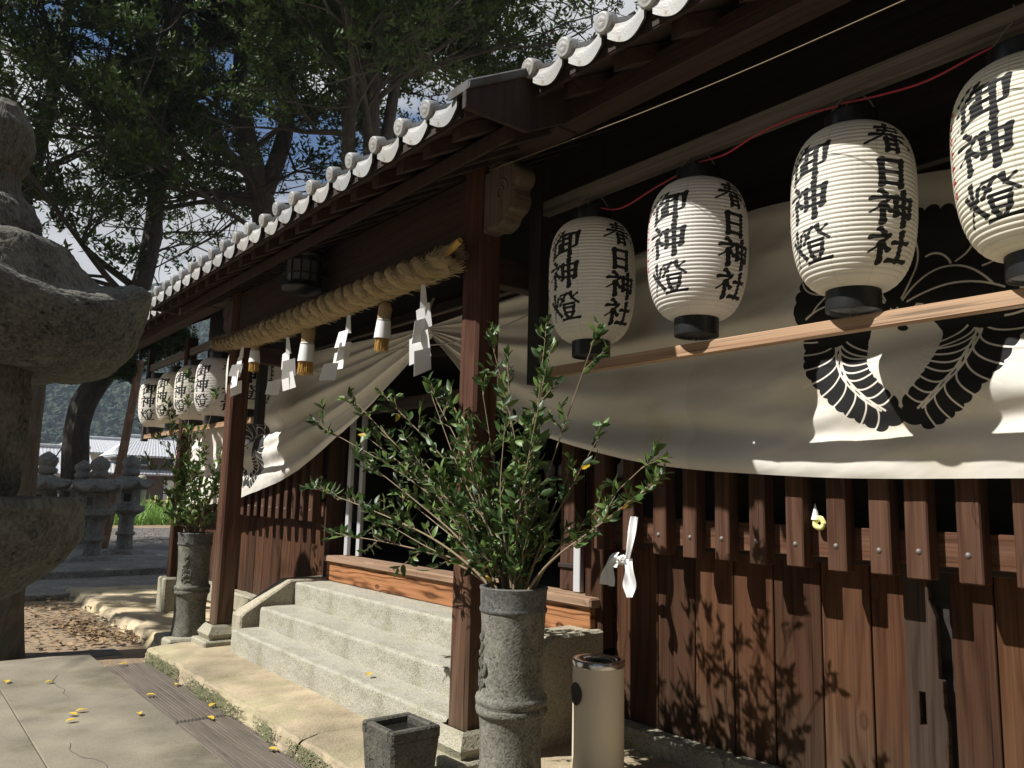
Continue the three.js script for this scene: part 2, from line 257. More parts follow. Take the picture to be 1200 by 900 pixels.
{ // drain cover: ridged strips under the eave
  for (const [x0, x1, lab] of [[-7.8, -5.72, 'far length of ridged brown drain cover beside the mossy kerb'], [-5.7, -3.3, 'near length of ridged brown drain cover beside the mossy kerb'], [-3.28, 2.6, 'length of ridged brown drain cover running under the lanterns']]) {
    const t = thing('drain_cover', lab, 'drain cover', [(x0 + x1) / 2, 0, -1.93], 0, 'drain cover lengths along the kerb'), L = x1 - x0;
    part('plate', box(L, 0.04, 0.37, 0.004).translate(0, -0.025, 0), M.drain, t);
    const ribs = []; for (let k = 0; k < 15; k++) { const z = -0.168 + k * 0.024; ribs.push(box(L - 0.03, 0.006, 0.013, 0.002, { grain: 0 }).translate(0, -0.002, z)); }
    part('rib', merge(ribs), M.drain, t, 'stuff');
  }
}
{ // raised stone platform, rough kerb with moss, light apron to the left
  const blocks = [[-7.92, -6.35], [-6.33, -4.62], [-4.6, -2.9], [-2.88, -0.9], [-0.88, 2.6]];
  const pl = new THREE.Group(); pl.name = 'platform'; pl.userData.kind = 'structure'; scene.add(pl);
  for (const [x0, x1] of blocks) {
    const w = x1 - x0, nx = Math.ceil(w / 0.035);
    // top and rough rounded front as one sheet: v 0..0.3 front face, rest top
    const g = grid(nx, 56, (u, v) => {
      const x = x0 + u * w, edge = -2.115 + 0.035 * fbm3(x * 1.6, 2, 0, 3) + (u < 0.006 || u > 0.994 ? 0 : 0);
      let y, z; if (v < 0.35) { const k = v / 0.35; y = -0.05 + 0.155 * k; z = edge + 0.02 - 0.035 * k * k; const n = fbm3(x * 9, y * 12, 1, 4); z += 0.022 * n; y += 0.006 * n; }
      else { const k = (v - 0.35) / 0.65; y = 0.105 + 0.016 * sstep(0, 0.1, k); z = lerp(edge - 0.015, -3.66, k); y += 0.016 * fbm3(x * 1.7, z * 1.7, 7, 4) * sstep(0, 0.08, k) + 0.004 * fbm3(x * 7, z * 7, 1, 3); }
      const end = Math.min(u, 1 - u) * w; if (end < 0.03) y -= (0.03 - end) * 0.6;
      return [x, y, z, x, v < 0.35 ? z + y : z];
    });
    const m = M.platform.clone(); m.side = THREE.DoubleSide;
    part('paving_stone', g, m, pl);
  }
  // moss tufts along the kerb foot and face
  const moss = []; const mr = mulberry(5);
  for (let i = 0; i < 8000; i++) { const x = -7.8 + mr() * 4.6, cl = fbm3(x * 1.3, 5, 1, 3); if (cl < -0.42 + mr() * 0.85) continue; const y = 0.0 + mr() * 0.095, z = -2.085 + 0.035 * fbm3(x * 1.6, 2, 0, 3) - y * 0.12 + 0.012; const s = 0.002 + mr() * 0.0052; moss.push(rough(new THREE.IcosahedronGeometry(s, 0), s * 0.5, 60, i).scale(1.3, 0.8, 0.5).translate(x, y, z)); }
  const mg = merge(moss); tag(part('moss', mg, mat(null, 0.16, 0.165, 0.085, { rough: 1 })), 'green moss growing on the rough kerb face', 'moss', null, 'stuff');
  const ap = grid(120, 40, (u, v) => { const z = lerp(-2.32, -3.7, v), x = lerp(-13.2, -7.93, u), e = 0.09 * fbm3(x * 1.8, 3, 2, 3); const edge = sstep(0, 0.07, v); return [x, lerp(-0.06, 0.065, edge) + 0.016 * fbm3(x * 1.3, z * 1.3, 5, 4) - 0.03 * sstep(0.04, 0, Math.abs(fbm3(x * 0.6 + 4, z * 1.1, 8, 2))) , z + e * (1 - v), x, z]; });
  struct('apron', ap, Object.assign(M.apron, { side: THREE.DoubleSide }));
}

// ---------------------------------------------------------------- the shrine hall
const hall = thing('shrine_hall', 'dark timber shrine hall with grey tiled eave and projecting porch roof', 'shrine hall', [0, 0, 0]);
const roofY = (z) => 3.60 + 0.54 * (-2.3 - z);
function extrX(pts, x0, x1, bev = 0.003) { const g = extrude(pts.map(([z, y]) => [-z, y]), x1 - x0, bev, 1).rotateY(Math.PI / 2).translate((x0 + x1) / 2, 0, 0); return g; }
const slopeBar = (x0, x1, zf, zb, o0, o1, bev) => scaleSwap(extrX([[zf, roofY(zf) + o0], [zb, roofY(zb) + o0], [zb, roofY(zb) + o1], [zf, roofY(zf) + o1]], x0, x1, bev));
function scaleSwap(g) { const u = g.attributes.uv, a = R(0, 5), b = R(0, 5); for (let i = 0; i < u.count; i++) u.setXY(i, u.getY(i) + a, u.getX(i) + b); return g; }
function prism(w, y0, y1, ch, rows, cx, cz) { // chamfered square post with rows along its height
  const h = w / 2, c = ch, P = [[h, -h + c], [h, h - c], [h - c, h], [-h + c, h], [-h, h - c], [-h, -h + c], [-h + c, -h], [h - c, -h]];
  const pos = [], uv = [], ou = R(0, 9), ov = R(0, 9); let s = 0;
  for (let k = 0; k < 8; k++) { const a = P[k], b = P[(k + 1) % 8], L = Math.hypot(a[0] - b[0], a[1] - b[1]); for (let r = 0; r < rows; r++) { const ya = lerp(y0, y1, r / rows), yb = lerp(y0, y1, (r + 1) / rows); const q = [[a[0], ya, a[1], s], [b[0], ya, b[1], s + L], [b[0], yb, b[1], s + L], [a[0], yb, a[1], s]]; for (const i of [0, 2, 1, 0, 3, 2]) { pos.push(q[i][0] + cx, q[i][1], q[i][2] + cz); uv.push(q[i][3] + ou, q[i][1] + ov); } } s += L; }
  const g = new THREE.BufferGeometry(); g.setAttribute('position', new THREE.Float32BufferAttribute(pos, 3)); g.setAttribute('uv', new THREE.Float32BufferAttribute(uv, 2)); g.computeVertexNormals(); return g;
}
// porch pillars on dressed stone bases
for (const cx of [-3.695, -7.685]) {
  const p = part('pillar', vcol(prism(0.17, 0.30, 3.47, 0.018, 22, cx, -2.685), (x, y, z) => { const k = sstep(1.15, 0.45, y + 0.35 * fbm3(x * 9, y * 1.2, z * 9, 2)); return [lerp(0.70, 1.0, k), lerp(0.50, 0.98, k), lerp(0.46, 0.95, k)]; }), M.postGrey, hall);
  const st = [[0.115, 0.305], [0.135, 0.285], [0.175, 0.225], [0.15, 0.17], [0.15, 0.165]].reverse().map(([r, y]) => [r * 1.3, y]);
  const soban = scaleUV(new THREE.LatheGeometry(st.map(([r, y]) => new THREE.Vector2(r * 1.0, y)), 4).rotateY(Math.PI / 4), 0.9, 0.25).toNonIndexed(); soban.computeVertexNormals();
  part('base_stone', rough(soban, 0.0, 4).translate(cx, 0, -2.685), M.baseStone, hall);
  part('base_slab', span(cx - 0.2, cx + 0.2, 0.06, 0.175, -2.885, -2.485, 0.012), M.baseStone, hall);
}
// porch beam with carved noses, brackets and tie beams
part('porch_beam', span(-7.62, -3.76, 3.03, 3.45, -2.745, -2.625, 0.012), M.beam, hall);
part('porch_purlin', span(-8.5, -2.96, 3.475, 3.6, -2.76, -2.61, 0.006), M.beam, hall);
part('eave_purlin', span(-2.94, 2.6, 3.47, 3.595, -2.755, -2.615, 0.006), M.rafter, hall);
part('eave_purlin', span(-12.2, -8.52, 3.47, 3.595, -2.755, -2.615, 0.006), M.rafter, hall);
const noseM = mat(T.wood, 0.17, 0.125, 0.09, { bump: 0.003 });
function nose(x, y, dir, s) { // carved beam end: swelling scroll
  const P = []; const pr = [[0, 0.19], [0.10, 0.20], [0.20, 0.215], [0.29, 0.18], [0.345, 0.11], [0.335, 0.05], [0.30, 0.02], [0.315, -0.04], [0.29, -0.10], [0.23, -0.135], [0.20, -0.175], [0.13, -0.20], [0.07, -0.185], [0, -0.19]];
  const sp = new THREE.SplineCurve(pr.map((p) => new THREE.Vector2(p[0] * s, p[1] * s))); for (const q of sp.getPoints(48)) P.push([q.x, q.y]);
  const g = extrude(P, 0.13, 0.02, 3); if (dir < 0) g.rotateY(Math.PI); const n = part('carved_nose', g.translate(x, y, -2.685), noseM, hall);
  const c = []; for (let k = 0; k < 26; k++) { const a = k * 0.36, r = (0.016 + k * 0.0024) * s; c.push([0.185 * s + Math.cos(a) * r, 0.03 * s + Math.sin(a) * r, 0]); }
  const cg = tube(c, 0.007 * s, 60, 5); const both = merge([cg.clone().translate(0, 0, 0.064), cg.clone().translate(0, 0, -0.064)]); if (dir < 0) both.rotateY(Math.PI); part('scroll_carving', both.translate(x, y, -2.685), noseM, n);
  return n;
}
nose(-3.612, 3.24, 1, 0.95); nose(-7.77, 3.24, -1, 0.95);
for (const [x, d] of [[-3.69, 1], [-7.69, -1]]) { const g = extrude([[0, 0.1], [0.5, 0.1], [0.5, 0.03], [0.44, -0.02], [0.34, -0.045], [0.26, -0.035], [0.2, -0.08], [0, -0.1]], 0.1, 0.012, 2); if (d < 0) g.rotateY(Math.PI); part('bracket_arm', g.translate(x, 3.555, -2.70), noseM, hall); }
for (const cx of [-3.695, -7.685]) part('tie_beam', span(cx - 0.055, cx + 0.055, 2.79, 2.96, -3.62, -2.775, 0.008), M.rafter, hall);
for (const x of [-5.66]) part('strut_block', extrude([[-0.42, -0.0], [0.42, 0], [0.3, 0.03], [0.14, 0.02], [-0.14, 0.02], [-0.3, 0.03]], 0.09, 0.004, 1).translate(x, 3.448, -2.685), M.beam, hall);

// roof: boards, rafters, fascia, tile field
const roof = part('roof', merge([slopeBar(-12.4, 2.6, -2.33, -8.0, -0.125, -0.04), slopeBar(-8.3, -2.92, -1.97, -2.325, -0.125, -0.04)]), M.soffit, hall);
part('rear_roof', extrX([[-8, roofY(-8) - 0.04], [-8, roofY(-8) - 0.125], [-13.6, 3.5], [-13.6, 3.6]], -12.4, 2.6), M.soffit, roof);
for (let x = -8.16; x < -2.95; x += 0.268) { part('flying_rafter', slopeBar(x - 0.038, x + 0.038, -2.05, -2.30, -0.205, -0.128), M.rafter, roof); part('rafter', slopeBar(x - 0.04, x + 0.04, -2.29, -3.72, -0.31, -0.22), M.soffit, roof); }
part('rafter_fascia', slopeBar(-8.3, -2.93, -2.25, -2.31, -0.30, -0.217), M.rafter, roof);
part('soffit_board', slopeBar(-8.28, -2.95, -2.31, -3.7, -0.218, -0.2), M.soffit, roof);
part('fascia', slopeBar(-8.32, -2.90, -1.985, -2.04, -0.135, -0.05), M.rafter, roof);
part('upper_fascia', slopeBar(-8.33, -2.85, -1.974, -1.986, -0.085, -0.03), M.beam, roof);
for (const [a, b] of [[-12.4, -8.36], [-2.86, 2.6]]) {
  for (let x = a + 0.2; x < b; x += 0.335) part('rafter', slopeBar(x - 0.04, x + 0.04, -2.42, -3.72, -0.21, -0.128), M.rafter, roof);
  part('fascia', slopeBar(a, b, -2.335, -2.39, -0.135, -0.05), M.rafter, roof);
  part('upper_fascia', slopeBar(a, b, -2.325, -2.336, -0.085, -0.03), M.beam, roof);
}
part('bargeboard', extrX([[-1.93, roofY(-1.93) - 0.015], [-2.55, roofY(-2.55) - 0.015], [-2.55, roofY(-2.55) - 0.31], [-2.3, roofY(-2.3) - 0.30], [-1.93, roofY(-1.93) - 0.10]], -2.85, -2.82), M.soffit, roof);
part('bargeboard', extrX([[-1.93, roofY(-1.93) - 0.015], [-2.55, roofY(-2.55) - 0.015], [-2.55, roofY(-2.55) - 0.31], [-2.3, roofY(-2.3) - 0.30], [-1.93, roofY(-1.93) - 0.10]], -8.36, -8.33), M.beam, roof);
part('bargeboard', extrX([[-2.25, roofY(-2.25)], [-8, roofY(-8)], [-8, roofY(-8) - 0.3], [-2.25, roofY(-2.25) - 0.24]], -12.46, -12.41), M.beam, roof);
// eave tiles: a dished front plate, a round boss, the tile's body running up the slope
const ang = Math.atan(0.54);
function tileGeos(w) {
  const dip = (x) => -0.042 * Math.sin((x / w) * Math.PI);
  const plate = grid(14, 8, (u, v) => { const x = 0.02 + u * (w - 0.04); const y = dip(x); if (v < 0.5) { const k = v / 0.5; const dr = 0.078 * (1 - k) * (0.8 + 0.2 * Math.sin(u * Math.PI)); return [x, y + 0.012 - dr, 0.004 + dr * 0.54, x, k * 0.08]; } const k = (v - 0.5) / 0.5; return [x, y + 0.012, -0.3 * k, x, 0.08 + k * 0.3]; });
  const back = grid(14, 2, (u, v) => { const x = 0.02 + u * (w - 0.04), y = dip(x); const dr = 0.066 * (0.8 + 0.2 * Math.sin(u * Math.PI)); return [x, y - dr + (dr - 0.005) * v, 0.004 + (0.012 + dr) * 0.54 * (1 - v) - 0.014, x, v * 0.08]; });
  const roll = new THREE.CylinderGeometry(0.041, 0.041, 0.3, 14, 1, false, -Math.PI / 2 * 1.1, Math.PI * 1.1).rotateX(Math.PI / 2).translate(0, 0.008, -0.15);
  const boss = lathe([[0.0, 0.006], [0.014, 0.010], [0.022, 0.006], [0.030, 0.004], [0.036, 0.005], [0.043, 0.004], [0.047, -0.002], [0.048, -0.01], [0.048, -0.06], [0.0, -0.06]], 24, 0.05).rotateX(Math.PI / 2).translate(0, 0.012, 0.018);
  return [merge([plate, back, roll]), boss];
}
M.tile.side = THREE.DoubleSide;
const tileG = { 0.268: tileGeos(0.268), 0.25: tileGeos(0.25) }, tileMats = [M.tile, ...[[0.31, 0.315, 0.315], [0.41, 0.41, 0.40], [0.35, 0.34, 0.32]].map((c) => { const m = M.tile.clone(); m.color.setRGB(...c); return m; })];
function eave(x0, x1, w, z, skip = -1) { let k = 0; for (let x = x0; x < x1 - 0.01; x += w, k++) { if (k === skip) continue; const m = tileMats[Math.floor(R(0, 4))], t = part('eave_tile', tileG[w][0], m, roof); t.position.set(x + R(-0.004, 0.004), roofY(z) + R(-0.005, 0.005), z + R(-0.006, 0.006)); t.rotation.set(ang + R(-0.03, 0.03), R(-0.02, 0.02), R(-0.02, 0.02)); const b = part('tile_boss', tileG[w][1], m, t); b.rotation.x = -ang * 0.6; } }
eave(-8.25, -2.9, 0.268, -1.95, 20); eave(-2.80, 2.5, 0.25, -2.3); eave(-12.4, -8.5, 0.25, -2.3);
part('verge_tile', slopeBar(-2.98, -2.80, -1.93, -2.6, -0.015, 0.03, 0.008), M.tileDark, roof);
{ // the field of tiles above, rolls and stepped courses
  const fld = (x0, x1, zf, zb, w) => grid(Math.round((x1 - x0) / w) * 6, Math.round((zf - zb) / 0.13) , (u, v) => { const x = lerp(x0, x1, u), ph = ((x - x0) / w) % 1, z = lerp(zf, zb, v); const s = ph < 0.25 || ph > 0.97 ? 0.045 : -0.03 * Math.sin(((ph - 0.25) / 0.72) * Math.PI); return [x, roofY(z) + s + 0.01 + 0.02 * (1 - ((v * Math.round((zf - zb) / 0.26)) % 1)), z, x, z]; });
  part('tile_field', merge([fld(-12.4, 2.6, -2.55, -7.95, 0.25), fld(-8.25, -3.05, -2.2, -2.54, 0.268)]), M.tile, roof, 'stuff');
  part('ridge', span(-12.5, 2.7, roofY(-8) - 0.05, roofY(-8) + 0.5, -8.2, -7.8, 0.05), M.tile, roof);
}
// side and back walls, room behind the doorway
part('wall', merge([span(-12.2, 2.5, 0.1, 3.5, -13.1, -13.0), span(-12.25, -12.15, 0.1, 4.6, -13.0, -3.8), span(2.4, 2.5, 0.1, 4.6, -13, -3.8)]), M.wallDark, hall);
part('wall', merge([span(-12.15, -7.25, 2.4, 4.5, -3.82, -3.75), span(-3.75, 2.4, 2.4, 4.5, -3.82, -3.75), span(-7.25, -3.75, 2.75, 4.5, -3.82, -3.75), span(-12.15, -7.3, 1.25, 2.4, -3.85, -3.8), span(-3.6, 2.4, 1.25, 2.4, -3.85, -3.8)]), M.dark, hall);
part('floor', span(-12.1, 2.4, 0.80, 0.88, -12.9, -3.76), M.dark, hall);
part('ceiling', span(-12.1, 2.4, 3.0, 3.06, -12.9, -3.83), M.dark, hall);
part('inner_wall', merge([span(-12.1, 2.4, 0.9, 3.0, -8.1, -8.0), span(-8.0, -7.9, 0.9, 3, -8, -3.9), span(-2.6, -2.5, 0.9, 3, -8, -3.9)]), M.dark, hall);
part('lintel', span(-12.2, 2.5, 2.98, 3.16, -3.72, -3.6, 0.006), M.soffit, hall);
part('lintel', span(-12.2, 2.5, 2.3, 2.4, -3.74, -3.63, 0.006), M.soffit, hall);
// doorway: sill, jambs, sliding door frames
const sill = part('sill', span(-7.37, -3.625, 0.868, 0.93, -3.76, -3.535, 0.012), M.sillTop, hall);
part('sill_board', span(-7.36, -3.66, 0.69, 0.866, -3.62, -3.57, 0.004), M.sillFace, hall);
part('jamb', span(-3.765, -3.605, 0.62, 3.0, -3.74, -3.62, 0.008), vcolMat(M.planks[1]), hall);
part('jamb', span(-7.53, -7.385, 0.62, 3.0, -3.74, -3.6, 0.008), vcolMat(M.planks[1]), hall);
function vcolMat(m) { const c = m.clone(); c.vertexColors = false; return c; }
for (const [x, z] of [[-7.16, -3.68], [-7.03, -3.74], [-3.885, -3.68]]) part('door_frame', span(x - 0.032, x + 0.032, 0.935, 2.8, z - 0.02, z + 0.02, 0.004), M.alu, hall);
part('door_panel', span(-4.09, -3.925, 0.935, 2.8, -3.73, -3.70, 0.004), M.slat, hall);
part('door_rail', merge([span(-4.09, -3.93, 1.08, 1.11, -3.698, -3.68), span(-4.09, -3.93, 1.6, 1.63, -3.698, -3.68)]), M.soffit, hall);
// latticed wings: planks below, rail and bolted slats above, stone footing
const shadeTop = (g, y0, y1) => vcol(g, (x, y) => { const k = sstep(y0, y1, y); return [lerp(0.92, 0.95, k), lerp(1.0, 0.86, k), lerp(1.06, 0.80, k)]; });
function plankPart(x0, x1, y0, y1, z) { const g = merge([span(x0 + 0.004, x1 - 0.004, y0, y0 + 0.38, z - 0.03, z, 0.003, { u: R(0, 9), v: 0.3, grain: 1 }), ]); return g; }
function board(x0, x1, y0, y1, z, m, name = 'plank') {
  const g = prismBoard(x0 + 0.004, x1 - 0.004, y0, y1, z - 0.03, z);
  return part(name, vcol(g, (x, y) => { const k = sstep(0.18, 0.75, y + 0.25 * fbm3(x * 4, y * 3, 1, 2)); return [lerp(0.86, 1, k), lerp(1.12, 0.98, k), lerp(1.3, 0.92, k)]; }), m, hall);
}
function prismBoard(x0, x1, y0, y1, z0, z1) { const c = 0.004, rows = 8, P = [[x0, z0], [x0, z1 - c], [x0 + c, z1], [x1 - c, z1], [x1, z1 - c], [x1, z0]], pos = [], uv = [], ou = R(0, 9), ov = R(0, 9); let s = 0; for (let k = 0; k < 5; k++) { const a = P[k], b = P[k + 1], L = Math.hypot(a[0] - b[0], a[1] - b[1]); for (let r = 0; r < rows; r++) { const ya = lerp(y0, y1, r / rows), yb = lerp(y0, y1, (r + 1) / rows), q = [[a[0], ya, a[1], s], [b[0], ya, b[1], s + L], [b[0], yb, b[1], s + L], [a[0], yb, a[1], s]]; for (const i of [0, 1, 2, 0, 2, 3]) { pos.push(q[i][0], q[i][1], q[i][2]); uv.push(q[i][3] + ou, q[i][1] + ov); } } s += L; }
  for (const [yy, o] of [[y1, [[x0, z0], [x0, z1], [x1, z1], [x1, z0]]]]) for (const i of [0, 1, 2, 0, 2, 3]) { pos.push(o[i][0], yy, o[i][1]); uv.push(o[i][0] + ou, o[i][1] + ov); }
  const g = new THREE.BufferGeometry(); g.setAttribute('position', new THREE.Float32BufferAttribute(pos, 3)); g.setAttribute('uv', new THREE.Float32BufferAttribute(uv, 2)); g.computeVertexNormals(); return g; }
const edgesR = [-3.60, -3.24, -2.965, -2.705, -2.457, -2.19, -1.94, -1.768];
for (let i = 0; i < edgesR.length - 1; i++) board(edgesR[i], edgesR[i + 1], 0.215 + R(-0.004, 0.004), 1.30, -3.72 + R(-0.004, 0.003), M.planks[i % 3]);
for (let x = -1.585, k = 0; x < 2.3; x += k++ ? 0.262 : 0.18) board(x, x + (k ? 0.262 : 0.18), 0.215, 1.30, -3.72 + R(-0.004, 0.003), M.planks[(k + 1) % 3]);
{ // door stile with a slot and a notched edge
  const s = new THREE.Shape([[-1.762, 0.22], [-1.612, 0.22], [-1.598, 0.62], [-1.612, 0.70], [-1.612, 0.80], [-1.628, 0.81], [-1.628, 1.06], [-1.655, 1.14], [-1.66, 1.3], [-1.762, 1.3]].map((p) => new THREE.Vector2(...p)));
  s.holes.push(new THREE.Path([[-1.715, 0.60], [-1.715, 0.745], [-1.682, 0.745], [-1.682, 0.60]].map((p) => new THREE.Vector2(...p))));
  part('door_stile', scaleUV(new THREE.ExtrudeGeometry(s, { depth: 0.034, bevelEnabled: true, bevelSize: 0.003, bevelThickness: 0.003, bevelSegments: 1 }), 1, 1, 0.21, 0.4).translate(0, 0, -3.716), mat(T.wood, 0.068, 0.046, 0.034, { bump: 0.002, spec: 0.3 }), hall);
}
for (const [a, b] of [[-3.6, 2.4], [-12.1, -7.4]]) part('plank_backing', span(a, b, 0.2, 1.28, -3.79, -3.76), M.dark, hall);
for (const [a, b] of [[-3.6, 2.4], [-12.1, -7.4]]) part('plank_rail', span(a, b, 1.262, 1.345, -3.758, -3.685, 0.004), M.soffit, hall);
part('lattice_rail', span(-3.6, 2.4, 1.292, 1.44, -3.65, -3.592, 0.004), M.rail, hall);
part('lattice_rail', span(-12.1, -7.55, 1.292, 1.44, -3.65, -3.592, 0.004), M.rail, hall);
const bolt = lathe([[0.0, 0.009], [0.006, 0.008], [0.011, 0.004], [0.013, 0]], 12, 0.01).rotateX(Math.PI / 2);
const slat = (x, w) => { const h = 1.18 + R(-0.012, 0.006), s = part('slat', box(w + R(-0.006, 0.004), h, 0.09, 0.006).translate(0, 1.24 + h / 2 + R(-0.004, 0.006), 0), rnd() < 0.5 ? M.slat : M.slatB, hall); s.position.set(x, 0, -3.545); const b = part('bolt', bolt, M.bolt, s); b.position.set(R(-0.008, 0.008), 1.352 + R(-0.006, 0.006), 0.045); return s; };
for (const x of [-3.79, -3.52, -3.28, -3.04, -2.827, -2.613, -2.40, -2.19, -1.975, -1.77, -1.61, -1.40]) slat(x, 0.096);
for (let x = -1.19; x < 2.3; x += 0.21) slat(x, 0.096);
for (let x = -7.66; x > -12; x -= 0.213) slat(x, 0.094);
for (let x = -7.56, k = 0; x > -12; x -= 0.26, k++) board(x - 0.26, x, 0.30, 1.30, -3.72 + R(-0.004, 0.003), M.planks[(k * 2) % 3]);
for (let x = -3.55; x < 2.4;) { const w = R(0.5, 0.9); part('footing_stone', rough(box(w, 0.17, 0.24, 0.025).translate(0, 0, 0), 0.02, 7, x).translate(x + w / 2, 0.14, -3.70), M.baseStone, hall); x += w + 0.012; }
for (let x = -7.55; x > -12.2;) { const w = R(0.5, 0.9); part('footing_stone', rough(box(w, 0.22, 0.24, 0.025), 0.02, 7, x).translate(x - w / 2, 0.19, -3.70), M.baseStone, hall); x -= w + 0.012; }
// corner posts of the left wing
for (const [x, z] of [[-10.45, -3.02], [-12.1, -3.7]]) { part('pillar', prismM(0.13, 0.46, 3.45, x, z), vcolMat(M.planks[1]), hall); part('base_stone', span(x - 0.14, x + 0.14, 0.02, 0.46, z - 0.14, z + 0.14, 0.02), M.baseStone, hall); }
function prismM(w, y0, y1, x, z) { return prism(w, y0, y1, 0.012, 1, x, z); }
// lantern rack: hanging struts, tan board, grey hanging bar
for (const x of [-3.543, -7.90, -12.3]) part('rack_strut', span(x - 0.05, x + 0.05, 2.2, 3.55, -3.04, -2.96, 0.004), M.strut, hall);
part('rack_board', span(-3.49, 2.5, 2.231, 2.289, -3.025, -2.975, 0.003), M.tan, hall);
part('rack_board', span(-12.25, -7.955, 2.231, 2.289, -3.025, -2.975, 0.003), M.tan, hall);
part('hanging_bar', span(-3.6, 2.5, 3.221, 3.309, -3.03, -2.98, 0.003), M.greyBar, hall);
part('hanging_bar', span(-12.3, -7.8, 3.221, 3.309, -3.03, -2.98, 0.003), M.greyBar, hall);
part('curtain_rod', tube([[-12.1, 3.02, -3.44], [-7, 3.0, -3.44], [-3.5, 3.0, -3.44], [2.4, 3.06, -3.44]], 0.014, 40, 8), M.greyBar, hall);
part('cable', tube([[-3.4, 3.34, -2.5], [-2.036, 3.237, -2.5], [-1.107, 3.206, -2.5], [2.4, 3.2, -2.5]], 0.0022, 40, 5), M.stem, hall);

// ---------------------------------------------------------------- stone steps
{
  const st = thing('stone_staircase', 'three pale granite steps rising to the porch doorway', 'steps', [-5.54, 0.1, -3.1]);
  const S = (x0, x1, y0, y1, z0, z1, s) => { const w = x1 - x0, nx = Math.round(w / 0.05), h = y1 - y0, d = z1 - z0; // riser and tread in one rounded sheet
    const L = h + d, g = grid(nx, 44, (u, v) => { const x = x0 + u * w; let t = v * L, y, z; const r = 0.022; if (t < h) { y = y0 + t; z = z1; if (t > h - r) { const a = ((t - h + r) / r) * Math.PI / 4; y = y1 - r + r * Math.sin(a); z = z1 - r + r * Math.cos(a); } } else { const k = t - h; y = y1; z = z1 - k; if (k < r) { const a = Math.PI / 4 + (k / r) * Math.PI / 4; y = y1 - r + r * Math.sin(a); z = z1 - r + r * Math.cos(a); } } const n = 0.007 * fbm3(x * 2.2, y * 5 + s, z * 4, 4) + 0.003 * fbm3(x * 14, y * 14 + s, z * 14, 2); return [x, y + n * 0.7, z + n, x, t + s]; });
    const ends = []; for (const x of [x0, x1]) ends.push(span(x - 0.001, x + 0.001, y0, y1 - 0.016, z0, z1 - 0.016, 0));
    return merge([g, ...ends]).translate(5.54, -0.1, 3.1); };
  const gm = M.granite.clone(); gm.side = THREE.DoubleSide;
  part('step', S(-7.23, -3.83, 0.1, 0.315, -2.94, -2.63, 0), gm, st); part('step', S(-7.26, -3.87, 0.26, 0.487, -3.3, -2.89, 3), gm, st); part('step', S(-7.32, -3.9, 0.43, 0.686, -3.72, -3.24, 7), gm, st);
  const ck = (x0, x1, top) => rough(fin(extrX([[-2.74, 0.1], [-2.74, 0.40], [-2.78, 0.44], [-3.2, top], [-3.64, top + 0.005], [-3.64, 0.1]], x0, x1, 0.015)), 0.0, 5).translate(5.54, -0.1, 3.1);
  const cm = M.granite.clone(); cm.color.setRGB(0.47, 0.43, 0.34);
  part('cheek_wall', ck(-7.56, -7.335, 0.705), cm, st); part('cheek_wall', ck(-3.86, -3.60, 0.735), cm, st);
}

// ---------------------------------------------------------------- writing on the lanterns (brush strokes)
const GL = {
  haru: [[[22, 17], [78, 13]], [[26, 30], [74, 27]], [[8, 46], [93, 41]], [[48, 2], [44, 26], [28, 52], [-4, 80]], [[55, 42], [74, 60], [104, 78]], [[39, 58], [40, 99]], [[39, 61], [62, 60]], [[62, 58], [63, 99]], [[40, 79], [62, 78]], [[40, 96], [63, 95]]],
  hi: [[[22, 8], [25, 95]], [[21, 11], [80, 8]], [[80, 7], [78, 96]], [[24, 51], [78, 49]], [[24, 90], [78, 89]]],
  kami: [[[22, 2], [32, 14]], [[6, 27], [42, 22]], [[41, 22], [28, 46], [3, 70]], [[26, 44], [27, 98]], [[31, 50], [44, 63]], [[53, 20], [55, 72]], [[52, 23], [94, 19]], [[93, 18], [89, 71]], [[55, 46], [91, 44]], [[55, 69], [89, 66]], [[72, 0], [73, 101]]],
  sha: [[[22, 4], [32, 16]], [[6, 29], [42, 24]], [[41, 24], [28, 48], [3, 72]], [[26, 46], [27, 98]], [[31, 52], [44, 65]], [[54, 42], [92, 37]], [[73, 10], [73, 90]], [[46, 93], [100, 88]]],
  go: [[[28, 2], [6, 28]], [[30, 28], [4, 58]], [[20, 46], [20, 99]], [[44, 4], [35, 24]], [[40, 20], [63, 16]], [[33, 38], [66, 34]], [[51, 18], [51, 80]], [[51, 57], [66, 55]], [[40, 54], [41, 84]], [[31, 90], [68, 80]], [[72, 18], [95, 15]], [[94, 15], [92, 66], [82, 70]], [[73, 18], [74, 101]]],
  tou: [[[8, 28], [16, 48]], [[36, 20], [29, 44]], [[22, 4], [22, 52], [2, 96]], [[24, 58], [40, 84]], [[44, 10], [64, 7]], [[64, 7], [42, 42]], [[46, 20], [56, 30]], [[76, 4], [80, 22], [99, 42]], [[94, 8], [80, 22]], [[52, 44], [86, 42]], [[54, 54], [56, 75]], [[54, 56], [84, 55]], [[84, 54], [82, 75]], [[55, 73], [83, 73]], [[58, 79], [62, 90]], [[80, 78], [73, 90]], [[42, 97], [100, 93]]],
};
